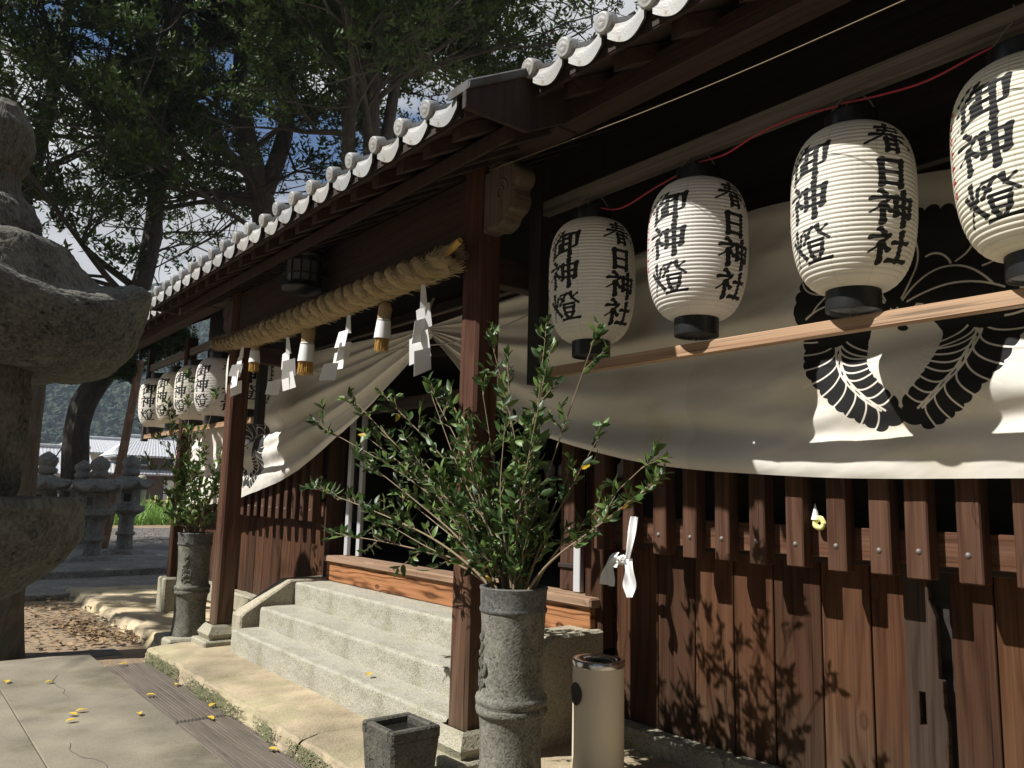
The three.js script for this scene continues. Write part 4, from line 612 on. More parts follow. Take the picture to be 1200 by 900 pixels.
function bouquet(label, base, tips, seed, o) {
  const t = thing('evergreen_branches', label, 'branches', base, 0, 'evergreen branch bundles in the stone vases'), r = mulberry(seed), stems = [], leaves = [];
  const addLeaf = (p, d, s) => { const q = new THREE.Quaternion().setFromUnitVectors(V(0, 1, 0), d.clone().normalize()); q.multiply(new THREE.Quaternion().setFromAxisAngle(V(0, 1, 0), r() * 6.28)); leaves.push({ p: p.clone(), q, s, k: Math.floor(r() * 4), m: r() < (o.bright ?? 0.2) ? 2 : r() < 0.45 ? 1 : r() < 0.6 ? 0 : 3, y: r() < 0.006 }); };
  const twig = (p, d, len, dens) => { const pts = [p.clone()], st = 5; let c = p.clone(), dd = d.clone().normalize(); for (let i = 0; i < st; i++) { dd.add(V(r() - 0.5, r() * 0.5 - 0.08, r() - 0.5).multiplyScalar(0.3)).normalize(); c = c.clone().addScaledVector(dd, len / st); pts.push(c); }
    stems.push(taper(pts.map((q, i) => [q.x, q.y, q.z, lerp(0.0028, 0.0012, i / st)]), 5, 2)); const cv = new THREE.CatmullRomCurve3(pts), nl = Math.max(3, Math.round(len * dens)); for (let i = 0; i < nl; i++) { const k = 0.12 + 0.88 * (i + r() * 0.6) / nl, pp = cv.getPoint(Math.min(1, k)), tg = cv.getTangent(Math.min(1, k)); const side = V(r() - 0.5, r() * 0.4 - 0.15, r() - 0.5).normalize(); addLeaf(pp, tg.multiplyScalar(0.75).addScaledVector(side, 0.95), 0.8 + r() * 0.45); } };
  for (const [x, y, z, w, bare] of tips) {
    const e = V(x, y, z), b = V((r() - 0.5) * 0.12, -0.12, (r() - 0.5) * 0.12), m = b.clone().lerp(e, 0.45).add(V((r() - 0.5) * 0.1, 0.12 * e.length() * (0.4 + r() * 0.5), (r() - 0.5) * 0.1)), m0 = b.clone().lerp(m, 0.5).add(V(0, 0.06, 0));
    const c = new THREE.CatmullRomCurve3([b, m0, m, e]), L = c.getLength(); stems.push(taper([0, 0.25, 0.5, 0.75, 1].map((k) => { const p = c.getPoint(k); return [p.x, p.y, p.z, lerp(0.0085, 0.002, k) * (w ?? 1)]; }), 6, 5));
    const nt = Math.round(L * (o.twigs ?? 15)); for (let i = 0; i < nt; i++) { const k = (bare ?? 0.16) + (1 - (bare ?? 0.16)) * Math.pow(r(), 0.8), p = c.getPoint(k), tg = c.getTangent(k), d = tg.clone().multiplyScalar(0.7).add(V(r() - 0.5, r() * 0.7 - 0.25, r() - 0.5).multiplyScalar(1.6)); twig(p, d, (o.len ?? 0.17) * (0.5 + r() * 0.8) * (1.15 - 0.4 * k), o.dens ?? 62); }
    twig(e, c.getTangent(1), 0.1, 90);
  }
  part('branch', merge(stems), M.stem, t);
  const cam = V(0, 1.55, 0).sub(V(...base)); leaves.sort((a, b) => a.p.distanceTo(cam) - b.p.distanceTo(cam));
  const rest = [[], [], [], [], []]; let singles = 0;
  leaves.forEach((l, i) => { const g = leafVar[l.k]; if (o.single && i % 3 === 0 && singles < 300) { singles++; const m = part('leaf', g, l.y ? leafYellow : leafMats[l.m], t); m.position.copy(l.p); m.quaternion.copy(l.q); m.scale.setScalar(l.s * (o.size ?? 1)); } else rest[l.y ? 4 : l.m].push(g.clone().scale(l.s * (o.size ?? 1), l.s * (o.size ?? 1), l.s * (o.size ?? 1)).applyQuaternion(l.q).translate(l.p.x, l.p.y, l.p.z)); });
  rest.forEach((gs, i) => { if (gs.length) part('foliage', merge(gs), i === 4 ? leafYellow : leafMats[i], t, 'stuff'); });
  return t;
}
bouquet('large bundle of glossy evergreen branches spreading from the near stone vase', [-3.095, 1.10, -2.5], [
  [-1.60, 0.86, 0.32], [-1.62, 0.46, 0.30, 1, 0.45], [-1.30, 0.20, 0.30, 1, 0.45], [-1.35, 0.78, 0.1], [-1.15, 0.42, -0.05], [-0.95, 0.98, 0.2], [-0.72, 1.02, 0.05], [-0.60, 0.62, 0.2], [-0.85, 0.30, 0.28], [-0.38, 0.85, 0.1], [-0.22, 1.12, -0.1], [-0.16, 1.22, 0.05], [0.05, 0.80, 0.12], [0.16, 1.10, -0.05], [0.20, 1.22, 0.0], [0.40, 1.16, -0.12], [0.36, 0.72, -0.2], [0.24, 0.50, 0.15], [0.60, 0.62, -0.30, 1, 0.5], [0.78, 0.50, -0.10, 1, 0.6], [-0.30, 0.42, 0.25], [-0.05, 0.36, 0.28], [-0.5, 0.35, -0.2], [0.1, 0.55, -0.25], [-0.35, 0.62, 0.0], [-0.62, 0.78, -0.1], [-0.15, 0.72, 0.2], [0.12, 0.34, 0.1], [-1.0, 0.62, 0.3], [-1.25, 0.98, 0.25], [0.3, 0.95, 0.1], [-0.45, 0.5, 0.15], [-0.2, 0.5, -0.15], [0.0, 0.62, 0.0], [0.22, 0.7, 0.05], [-0.75, 0.5, 0.05], [-0.55, 0.95, 0.15], [-0.3, 0.98, 0.0], [0.05, 0.95, -0.1], [-0.9, 0.75, 0.1]], 77, { single: true, dens: 50, twigs: 12, len: 0.17, bright: 0.34, size: 0.9 });
bouquet('slender evergreen branches standing in the far stone vase below the far lanterns', [-8.215, 1.10, -2.56], [
  [-0.22, 1.55, 0.12], [-0.40, 1.25, 0.25], [-0.05, 1.35, -0.1], [-0.55, 0.95, 0.25], [-0.52, 0.7, 0.35], [0.16, 1.15, -0.25], [0.26, 0.85, -0.2], [-0.2, 1.0, 0.1], [0.05, 0.6, 0.1], [-0.25, 0.45, 0.25], [0.24, 0.42, -0.2], [-0.15, 0.3, 0.2], [0.15, 0.25, 0.0], [-0.28, 0.26, 0.28], [0.0, 0.32, 0.22], [0.22, 0.22, 0.15],
], 78, { dens: 42, twigs: 12, len: 0.2, bright: 0.75 });

// ---------------------------------------------------------------- bin, stone pot, ribbon, fruit on the lattice
{
  const t = thing('ash_bin', 'cream cylindrical ash bin with chrome top beside the step wall', 'bin', [-3.06, 0.115, -3.05], -0.9); t.scale.set(0.9, 1, 0.9);
  part('bin_body', lathe([[0, 0], [0.142, 0], [0.148, 0.008], [0.148, 0.575], [0.146, 0.58]], 56, 0.15), M.bin, t);
  part('chrome_top', lathe([[0.15, 0.572], [0.153, 0.576], [0.153, 0.598], [0.147, 0.606], [0.112, 0.604], [0.1, 0.596], [0.085, 0.584], [0.085, 0.57], [0, 0.57]], 56, 0.15), M.steel, t);
  part('ash_tray', merge([new THREE.CylinderGeometry(0.084, 0.084, 0.008, 32).translate(0, 0.585, 0), ...[0, 1, 2, 3].map((k) => new THREE.TorusGeometry(0.02 + k * 0.018, 0.003, 5, 28).rotateX(Math.PI / 2).translate(0, 0.592, 0))]), M.black, t);
  const h = new THREE.CylinderGeometry(0.052, 0.052, 0.012, 28).rotateX(Math.PI / 2).translate(0, 0.44, 0.146); part('bin_hole', h, M.black, t).rotation.y = 0.62 + 0.05;
  part('hole_rim', new THREE.TorusGeometry(0.053, 0.004, 6, 28).translate(0, 0.44, 0.15), M.black, t).rotation.y = 0.67;
}
{
  const t = thing('stone_pot', 'square dark stone pot with hollowed top standing at the platform edge', 'stone pot', [-3.60, 0.1, -2.2], 0.02);
  const g = rough(box(0.30, 0.27, 0.28, 0.016).translate(0, 0.135, 0), 0, 3); { const p = g.attributes.position; for (let i = 0; i < p.count; i++) { const k = 0.86 + 0.14 * (p.getY(i) / 0.27); p.setX(i, p.getX(i) * k); p.setZ(i, p.getZ(i) * k); } g.computeVertexNormals(); }
  const wallP = (sx, sz) => { const a = sx ? box(0.045, 0.06, 0.28, 0.008) : box(0.21, 0.06, 0.04, 0.008); return a.translate(sx * 0.1275, 0.28, sz * 0.12); };
  part('pot_body', rough(g, 0.004, 14), M.boxStone, t); part('pot_rim', merge([wallP(1, 0), wallP(-1, 0), wallP(0, 1), wallP(0, -1)].map((q, i) => rough(q, 0.003, 15, i))), M.boxStone, t);
  part('water', new THREE.PlaneGeometry(0.2, 0.19).rotateX(-Math.PI / 2).translate(0, 0.276, 0), mat(null, 0.015, 0.014, 0.012, { rough: 0.15 }), t);
  const car = []; for (const [x, y, w, h] of [[-0.07, 0.21, 0.07, 0.008], [-0.07, 0.175, 0.055, 0.008], [-0.07, 0.14, 0.07, 0.008], [-0.07, 0.175, 0.008, 0.1], [0.03, 0.20, 0.008, 0.06], [0.06, 0.20, 0.06, 0.008], [0.06, 0.17, 0.06, 0.008], [0.06, 0.13, 0.07, 0.008], [0.06, 0.16, 0.008, 0.08]]) car.push(box(w, h, 0.006, 0.002).translate(x, y, 0.1335)); part('carved_mark', merge(car).rotateX(-0.07).translate(0, 0, 0.009), M.boxStone, t);
}
{
  const t = thing('white_ribbon', 'white cloth strip knotted round a lattice slat right of the doorway', 'ribbon', [-3.3, 1.2, -3.5]);
  const rib = (pts, w, s) => { const c = new THREE.CatmullRomCurve3(pts.map((p) => V(...p))); return grid(8, 40, (u, v) => { const p = c.getPoint(v), tg = c.getTangent(v), sd = new THREE.Vector3().crossVectors(tg, V(0.3, 0, 1)).normalize(), ww = w * (1 + 0.35 * Math.sin(v * 7 + s)); const q = p.addScaledVector(sd, (u - 0.5) * ww); return [q.x, q.y, q.z + 0.012 * Math.sin(u * 9 + v * 5 + s), u, v]; }); };
  part('ribbon_loop', rib([[0.075, 0.245, 0.0], [0.07, 0.1, 0.03], [0.03, -0.02, 0.035], [-0.03, -0.01, 0.03]], 0.045, 0), M.paper, t);
  part('ribbon_tail', rib([[-0.02, -0.01, 0.035], [-0.06, -0.01, 0.045], [-0.085, -0.07, 0.05], [-0.095, -0.16, 0.05]], 0.065, 1), M.paper, t);
  part('ribbon_tail', rib([[0.05, 0.0, 0.03], [0.08, -0.08, 0.05], [0.085, -0.15, 0.05], [0.09, -0.21, 0.055]], 0.06, 3), M.paper, t);
  part('ribbon_knot', rough(new THREE.IcosahedronGeometry(0.028, 2), 0.012, 40, 1).translate(0.015, -0.005, 0.04), M.paper, t);
}
{ const t = thing('paper_fruit', 'yellow and white folded paper charm stuck between two lattice slats', 'charm', [-2.085, 1.455, -3.55]); part('charm_ring', rough(new THREE.TorusGeometry(0.022, 0.013, 8, 18), 0.006, 50, 2), M.yellow, t); part('charm_tip', rough(new THREE.ConeGeometry(0.02, 0.08, 8), 0.006, 40, 3).translate(-0.02, 0.055, 0), M.paper, t); }
// things inside the doorway
tag(part('offering_cloth', span(-5.4, -3.95, 0.885, 1.22, -5.4, -4.9, 0.02), M.red), 'dark red cloth over a low table inside the doorway', 'cloth');
{ const t = thing('altar_shelf', 'dim shelf with pale jars deep inside the doorway', 'shelf', [-6.6, 0.88, -6.6]); part('shelf_board', merge([span(-1.1, 1.1, 0.85, 0.89, -0.2, 0.2), span(-1.1, 1.1, 0.4, 0.44, -0.2, 0.2), span(-1.1, -1.05, 0, 0.9, -0.2, 0.2), span(1.05, 1.1, 0, 0.9, -0.2, 0.2)]), M.wallDark, t); for (let k = 0; k < 8; k++) { const j = part('jar', lathe([[0, 0], [0.06, 0], [0.075, 0.08], [0.07, 0.15], [0.03, 0.19], [0.03, 0.22], [0, 0.22]], 16, 0.07), M.white, t); j.position.set(-0.9 + k * 0.25, 0.89, 0); } }

// ---------------------------------------------------------------- fallen leaves
{
  const pts = [[-6.302, -1.25], [-6.074, -1.149], [-6.206, -1.243], [-6.05, -1.593], [-5.943, -2.038], [-7.699, -1.908], [-4.811, -2.014], [-7.475, -0.975], [-7.346, -1.283], [-6.502, -1.75], [-5.609, -1.958], [-6.76, -2.06]];
  const L0 = part('fallen_leaf', leafG(0.075, 0.04).rotateX(-1.3), leafYellow); tag(L0, 'yellow leaf at the left of the cluster of three on the pavement', 'leaf', 'yellow leaves fallen on the pavement'); L0.position.set(pts[0][0], 0.012, pts[0][1]);
  const where = ['yellow leaf right of the cluster of three on the pavement', 'yellow leaf in the middle of the cluster of three on the pavement', 'yellow leaf on the pavement halfway between the cluster and the drain cover', 'yellow leaf lying on the drain cover near its middle', 'yellow leaf at the far end of the drain cover by the soil', 'yellow leaf on the drain cover against the kerb, nearest the stone pot', 'yellow leaf on the pavement nearest the left edge', 'yellow leaf on the pavement, second from the left edge', 'yellow leaf at the pavement edge beside the drain cover', 'yellow leaf on the drain cover, second nearest to the stone pot', 'yellow leaf against the kerb at the far part of the drain cover'];
  pts.slice(1).forEach(([x, z], i) => dup(L0, [x, 0.012, z], i * 2.3, where[i]));
  tag(dup(L0, [-4.9, 0.335, -2.72], 0.7), 'yellow fallen leaf lying on the lowest granite step', 'leaf', 'yellow leaf on the steps'); 
  // brown litter on the soil
  const r = mulberry(90), n = 3800, im = new THREE.InstancedMesh(leafG(0.075, 0.042).rotateX(-1.45), mat(null, 1, 1, 1), n), m4 = new THREE.Matrix4(), col = new THREE.Color(); im.material.side = THREE.DoubleSide;
  for (let i = 0; i < n; i++) { let x, z; if (i < 700) { x = -8.9 - Math.pow(r(), 1.3) * 5; z = -1.0 - r() * 1.6 - 0.1 * (-8.9 - x); if (i < 260) { x = -9.0 - r() * 1.6; z = -1.95 - 0.35 * (r() + r() - 0.6) - 0.12 * (x + 9.5); } } else if (i < 2600) { x = -10 - r() * 10; z = -7.5 + r() * 7.5; } else { x = -24 - r() * 9; z = -10 + r() * 6; } m4.compose(V(x, (x > -8.47 ? 0.015 : -0.02) + r() * 0.02, z), new THREE.Quaternion().setFromEuler(new THREE.Euler((r() - 0.5) * 0.9, r() * 6.28, (r() - 0.5) * 0.9)), V(1, 1, 1).multiplyScalar(0.5 + r() * 0.8)); im.setMatrixAt(i, m4); const k = r(); col.setRGB(lerp(0.12, 0.30, k), lerp(0.075, 0.20, k), lerp(0.04, 0.10, k)); im.setColorAt(i, col); }
  im.name = 'leaf_litter'; tag(im, 'dry brown leaf litter scattered over the bare soil', 'leaf litter', null, 'stuff'); im.castShadow = im.receiveShadow = true; scene.add(im);
}

// ---------------------------------------------------------------- stone lanterns
{
  const t = thing('rough_stone_lantern', 'near rough stone lantern with upturned roof corner, cut off by the left edge', 'stone lantern', [-2.71, 1.078, -0.189], 0); t.scale.setScalar(0.3045);
  const hex = (fn, rows, seg, o = {}) => grid(seg, rows, (u, v) => { const a = u * Math.PI * 2, q = fn(v, a); return [Math.sin(a) * q[0], q[1], Math.cos(a) * q[0], u * 2, (q[2] ?? v * 2) * 0.3]; });
  const poly = (a, n, k, ph) => { const w = Math.PI / n; const b = ((a - ph) % (2 * w) + 2 * w) % (2 * w) - w; return lerp(1, Math.cos(w) / Math.cos(b), k); };
  const stoneM = M.bigStone.clone(); stoneM.side = THREE.DoubleSide;
  const grit = (g) => rough(g, 0.016, 9, 3);
  const put = (name, prof, n, k, ph, amp, fr, s) => { const c = new THREE.SplineCurve(prof.map((p) => new THREE.Vector2(...p))); return part(name, grit(rough(hex((v, a) => { const i = v * (prof.length - 1), j = Math.min(prof.length - 2, Math.floor(i)), f = i - j, r = lerp(prof[j][0], prof[j + 1][0], f), y = lerp(prof[j][1], prof[j + 1][1], f); return [r * poly(a, n, k, ph), y, y * 1.0 + r]; }, (prof.length - 1) * 9, 130), amp, fr, s)), stoneM, t); };
  put('base', [[0, -3.53], [1.1, -3.53], [1.1, -3.0], [0.9, -2.9], [0.5, -2.8]], 6, 0.9, 0.1, 0.03, 3, 1);
  put('shaft', [[0.45, -2.82], [0.42, -1.2], [0.40, 0.2], [0.38, 0.7]], 6, 0.8, 0.1, 0.035, 2.5, 2);
  put('platform', [[0.3, 0.46], [0.55, 0.52], [0.92, 0.82], [1.03, 1.0], [1.07, 1.12], [1.07, 1.36], [1.02, 1.42], [0.4, 1.43]], 6, 0.55, 0.0, 0.03, 1.8, 3);
  put('fire_box', [[0.3, 1.40], [0.50, 1.40], [0.53, 1.7], [0.54, 2.3], [0.50, 2.72], [0.3, 2.74]], 6, 0.75, 0.52, 0.03, 2, 4);
  { // roof stone: six upturned corners
    const A = [[0.25, 2.70], [0.5, 2.62], [0.93, 2.57], [1.2, 2.72], [1.38, 2.95], [1.45, 3.3], [1.46, 3.58], [1.32, 3.63], [1.0, 3.56], [0.82, 3.72], [0.68, 3.86], [0.38, 3.92], [0, 3.93]], B = [[0.25, 2.70], [0.5, 2.62], [0.88, 2.60], [1.02, 2.68], [1.12, 2.82], [1.15, 3.0], [1.13, 3.2], [1.04, 3.28], [0.88, 3.36], [0.76, 3.6], [0.65, 3.82], [0.38, 3.92], [0, 3.93]];
    const sa = new THREE.CatmullRomCurve3(A.map((p) => V(p[0], p[1], 0))), sb = new THREE.CatmullRomCurve3(B.map((p) => V(p[0], p[1], 0)));
    part('roof_stone', grit(rough(grid(240, 120, (u, v) => { const a = u * Math.PI * 2; let cor = 0; for (let k = 0; k < 3; k++) { let d = Math.abs(a - Math.PI * (1 / 3 + k * 2 / 3)); d = Math.min(d, 2 * Math.PI - d); cor = Math.max(cor, Math.exp(-Math.pow(d / 0.5, 2))); } const q = sb.getPoint(v).lerp(sa.getPoint(v), cor); return [Math.sin(a) * q.x, q.y, Math.cos(a) * q.x, u * 2.4, v * 1.1]; }), 0.03, 1.9, 6)), stoneM, t);
  }
  put('collar', [[0.2, 3.84], [0.42, 3.86], [0.43, 3.98], [0.40, 4.1], [0.34, 4.22], [0.24, 4.30], [0.2, 4.52], [0.15, 4.56]], 24, 0, 0, 0.03, 3, 7);
  put('finial', [[0.0, 4.44], [0.17, 4.46], [0.25, 4.58], [0.30, 4.78], [0.29, 4.98], [0.2, 5.16], [0.08, 5.26], [0, 5.29]], 24, 0, 0, 0.025, 3, 8);
}
function stoneLantern(label, x, z, s, turn) {
  const t = thing('stone_lantern', label, 'stone lantern', [x, -0.05, z], turn, 'old stone lanterns under the trees');
  const hx = (prof, n = 6, amp = 0.006, sd = 0) => { const g = new THREE.LatheGeometry(prof.map(([r, y]) => new THREE.Vector2(r * s, y * s)), n); scaleUV(g, 2, 2, x, z); const q = n <= 8 ? g.toNonIndexed() : g; q.computeVertexNormals(); return q; };
  part('base', hx([[0, 0], [0.50, 0], [0.50, 0.14], [0.46, 0.18], [0.40, 0.27], [0.27, 0.31], [0, 0.31]]), M.oldStone, t);
  part('shaft', hx([[0.17, 0.30], [0.20, 0.32], [0.17, 0.37], [0.165, 0.60], [0.205, 0.62], [0.205, 0.68], [0.165, 0.70], [0.16, 1.0], [0.19, 1.03], [0.19, 1.07]], 16), M.oldStone, t);
  part('platform', hx([[0, 1.05], [0.2, 1.06], [0.34, 1.14], [0.36, 1.17], [0.36, 1.26], [0.30, 1.28], [0, 1.28]]), M.oldStone, t);
  part('fire_box', hx([[0.25, 1.27], [0.25, 1.62], [0, 1.63]]), M.oldStone, t);
  for (let k = 0; k < 3; k++) { const w = part('light_opening', box(0.15 * s, 0.17 * s, 0.012, 0.003).translate(0, 1.45 * s, 0.218 * s), M.black, t); w.rotation.y = Math.PI / 6 + k * Math.PI / 1.5; const f = part('opening_frame', merge([box(0.19 * s, 0.02 * s, 0.02).translate(0, 1.55 * s, 0.219 * s), box(0.19 * s, 0.02 * s, 0.02).translate(0, 1.355 * s, 0.219 * s), box(0.02 * s, 0.2 * s, 0.02).translate(0.085 * s, 1.45 * s, 0.219 * s), box(0.02 * s, 0.2 * s, 0.02).translate(-0.085 * s, 1.45 * s, 0.219 * s)]), M.oldStone, t); f.rotation.y = w.rotation.y; }
  const roofG = grid(96, 24, (u, v) => { const a = u * Math.PI * 2, w = Math.PI / 6, b = Math.abs((((a) % (2 * w)) + 2 * w) % (2 * w) - w), cor = Math.pow(b / w, 2.5); const P = [[0.1, 1.62, 0], [0.42, 1.63, 0.4], [0.49, 1.69, 1], [0.47, 1.76, 1], [0.36, 1.82, 0.5], [0.22, 1.90, 0.1], [0.12, 1.96, 0], [0, 1.97, 0]]; const i = v * 7, j = Math.min(6, Math.floor(i)), f = i - j, r = lerp(P[j][0], P[j + 1][0], f), y = lerp(P[j][1], P[j + 1][1], f), k = lerp(P[j][2], P[j + 1][2], f); return [Math.sin(a) * r * (0.92 + 0.16 * cor * k) * s, (y + 0.09 * cor * k) * s, Math.cos(a) * r * (0.92 + 0.16 * cor * k) * s, u * 2, v]; });
  const m2 = M.oldStone.clone(); m2.side = THREE.DoubleSide; part('roof_stone', rough(roofG, 0.012, 5, x), m2, t);
  part('finial', hx([[0.1, 1.94], [0.19, 1.97], [0.20, 2.05], [0.15, 2.09], [0.17, 2.14], [0.2, 2.2], [0.19, 2.28], [0.12, 2.35], [0.03, 2.41], [0, 2.42]], 20), M.oldStone, t);
  return t;
}
stoneLantern('grey stone lantern standing in front on the round plinth, left of the leaning log', -17.1, -3.42, 0.9, 0.2);
stoneLantern('dark stone lantern just behind and to the right of the front one', -18.5, -4.3, 0.94, 0.7);
stoneLantern('grey stone lantern seen over the near lantern platform, at far left', -17.3, -2.55, 0.92, 0.4);
stoneLantern('small dark stone lantern between the far left lantern and the curved tree trunk', -20.5, -3.75, 0.9, 0.1);
{ // low plinth kerbs under the lanterns
  const slab = (cx, cz, rx, rz, h, nm) => { const P = []; for (let k = 0; k < 48; k++) { const a = k / 48 * 6.2832, e = 0.45; P.push([Math.sign(Math.cos(a)) * Math.pow(Math.abs(Math.cos(a)), e) * rx, Math.sign(Math.sin(a)) * Math.pow(Math.abs(Math.sin(a)), e) * rz]); } const g = extrude(P, h, 0.02, 2).rotateX(-Math.PI / 2).translate(cx, h / 2 - 0.06, cz); return struct(nm, rough(g, 0.01, 3), M.oldStone); };
  slab(-17.6, -2.6, 2.6, 2.25, 0.20, 'plinth'); slab(-17.3, -2.6, 4.4, 3.4, 0.09, 'terrace');
}

// ---------------------------------------------------------------- trees
const sprigGeo = (() => { const r = mulberry(4), gs = []; for (let k = 0; k < 8; k++) { const l = 0.14 + r() * 0.05, w = 0.062 + r() * 0.016; const P = [0, 0, 0, -w / 2, l * 0.5, 0.012, w / 2, l * 0.5, 0.012, 0, l, -0.012], g = new THREE.BufferGeometry(); g.setAttribute('position', new THREE.Float32BufferAttribute(P, 3)); g.setAttribute('uv', new THREE.Float32BufferAttribute(new Float32Array(8), 2)); g.setIndex([0, 2, 1, 1, 2, 3]); g.rotateX(0.5 + r() * 1.0).rotateY(r() * 6.28).translate((r() - 0.5) * 0.2, (r() - 0.4) * 0.14, (r() - 0.5) * 0.2); gs.push(g); } const m = merge(gs); m.computeVertexNormals(); return m; })();
function tree(label, o) {
  const t = thing(o.name ?? 'camphor_tree', label, 'tree', [0, 0, 0], 0, 'tall evergreen trees behind the hall'), r = mulberry(o.seed), wood = [], clumps = [];
  t.position.set(o.trunk[0][0], o.trunk[0][1], o.trunk[0][2]); const B = o.trunk[0];
  const trunks = [o.trunk, ...(o.forks ?? [])];
  part('trunk', rough(merge(trunks.map((p) => taper(p.map((q) => [q[0] - B[0], q[1] - B[1], q[2] - B[2], q[3]]), 14, 8))), 0.0, 1), o.bark ?? M.bark, t);
  const grow = (p, d, len, rad, lvl) => {
    const n = 4, pts = [[p.x, p.y, p.z, rad]]; let c = p.clone(), dd = d.clone().normalize();
    for (let i = 1; i <= n; i++) { dd.add(V(r() - 0.5, (r() - 0.45) * 0.8, r() - 0.5).multiplyScalar(0.42)).normalize(); c = c.clone().addScaledVector(dd, len / n); pts.push([c.x, c.y, c.z, lerp(rad, rad * 0.4, i / n)]); if (lvl > 0 && i >= 1) { const nb = r() < 0.75 ? 2 : 1; for (let k = 0; k < nb; k++) grow(c, dd.clone().multiplyScalar(0.7).add(V(r() - 0.5, (r() - 0.4) * 0.8, r() - 0.5).multiplyScalar(1.5)), len * (0.45 + 0.25 * r()), rad * 0.5, lvl - 1); } }
    wood.push(taper(pts, lvl > 1 ? 8 : 5, 2)); if (lvl <= 1) clumps.push([c.x, c.y, c.z, (o.clump ?? 0.75) * (0.7 + 0.6 * r())]); if (lvl === 0) clumps.push([lerp(c.x, p.x, 0.45), lerp(c.y, p.y, 0.45), lerp(c.z, p.z, 0.45), (o.clump ?? 0.75) * 0.7]);
  };
  for (const tr of trunks) { const cv = new THREE.CatmullRomCurve3(tr.map((q) => V(q[0] - B[0], q[1] - B[1], q[2] - B[2]))), L = cv.getLength(), nl = o.limbs ?? 9; for (let k = 0; k < nl; k++) { const f = lerp(o.from ?? 0.4, 1, (k + r() * 0.7) / nl), p = cv.getPointAt(Math.min(1, f)), a = k * 2.4 + r() * 1.2; const d = V(Math.cos(a), 0.15 + r() * 0.5 - (o.droop ?? 0), Math.sin(a)).add(o.bias ?? V(0, 0, 0)); grow(p, d, (o.reach ?? 3.2) * (1.15 - 0.5 * (f - (o.from ?? 0.4))) * (0.7 + 0.6 * r()), lerp(0.11, 0.05, f), 2); } grow(cv.getPointAt(1), V(0, 1, 0), (o.reach ?? 3.2) * 0.6, 0.06, 1); }
  for (const [a, b, rad] of o.boughs ?? []) { const pa = V(a[0] - B[0], a[1] - B[1], a[2] - B[2]), pb = V(b[0] - B[0], b[1] - B[1], b[2] - B[2]), m = pa.clone().lerp(pb, 0.5).add(V(r() - 0.5, r() * 0.6 - 0.1, (r() - 0.5) * 0.8)); wood.push(taper([[pa.x, pa.y, pa.z, rad], [m.x, m.y, m.z, rad * 0.75], [pb.x, pb.y, pb.z, rad * 0.4]], 8, 6)); for (let k = 0; k < 3; k++) grow(pb.clone().lerp(m, k * 0.35), pb.clone().sub(pa).normalize().add(V(r() - 0.5, r() - 0.4, r() - 0.5)), 1.3, rad * 0.35, 1); }
  for (const c of o.extra ?? []) clumps.push([c[0] - B[0], c[1] - B[1], c[2] - B[2], c[3]]);
  part('limb', merge(wood), o.bark ?? M.bark, t, 'stuff');
    const keep = clumps.filter((c) => r() > (o.thin ?? 0.48)).filter((c) => !(o.cut && o.cut(c[0] + B[0], c[1] + B[1], c[2] + B[2])));
  const per = Math.round((o.per ?? 40) * 0.55), N = keep.length * per, im = new THREE.InstancedMesh(sprigGeo, M.canopy, N), m4 = new THREE.Matrix4(), col = new THREE.Color(), tone = o.tone ?? [0.040, 0.068, 0.022]; let i = 0;
  for (const c of keep) { const b = 0.75 + 0.6 * r(); for (let k = 0; k < per; k++) { const th = r() * 6.283, ph = Math.acos(2 * r() - 1), q = Math.pow(r(), 0.45) * c[3]; m4.compose(V(c[0] + Math.sin(ph) * Math.cos(th) * q, c[1] + Math.cos(ph) * q * 0.55, c[2] + Math.sin(ph) * Math.sin(th) * q), new THREE.Quaternion().setFromEuler(new THREE.Euler((r() - 0.5) * 1.6, r() * 6.28, (r() - 0.5) * 1.6)), V(1, 1, 1).multiplyScalar((o.leaf ?? 1) * (0.75 + 0.6 * r()))); im.setMatrixAt(i, m4); const s = b * (0.7 + 0.6 * r()); col.setRGB(tone[0] * s * (1 + 0.25 * (r() - 0.4)), tone[1] * s, tone[2] * s); im.setColorAt(i, col); i++; } }
  im.name = 'crown'; im.userData.kind = 'stuff'; im.castShadow = im.receiveShadow = true; t.add(im); return t;
}
const dark = [0.058, 0.098, 0.022], mid = [0.07, 0.112, 0.026], pale = [0.088, 0.128, 0.036];
tree('tree with curved trunk rising left of the leaning log', { seed: 101, bark: M.barkDark, trunk: [[-21, -0.1, -3.85, 0.36], [-21, 1.7, -3.68, 0.30], [-21, 3.3, -3.67, 0.29], [-21, 4.4, -4.12, 0.27], [-21, 6.5, -4.72, 0.24], [-21, 8.24, -4.89, 0.21], [-21, 11.4, -4.8, 0.17], [-21, 15.2, -4.75, 0.1]], forks: [[[-21, 8.6, -4.89, 0.13], [-21, 10.2, -5.1, 0.12], [-21, 12.9, -5.05, 0.1], [-20.8, 16, -5.3, 0.06]]], from: 0.40, limbs: 9, reach: 3.3, tone: dark, per: 26, thin: 0.78, cut: (x, y, z) => y < 6.0,
  boughs: [[[-21, 6.4, -4.7], [-20.6, 7.5, -3.0], 0.1], [[-21, 6.3, -4.65], [-21, 6.6, -2.4], 0.07], [[-21, 10.3, -4.9], [-20.5, 11.1, -2.2], 0.14]] });
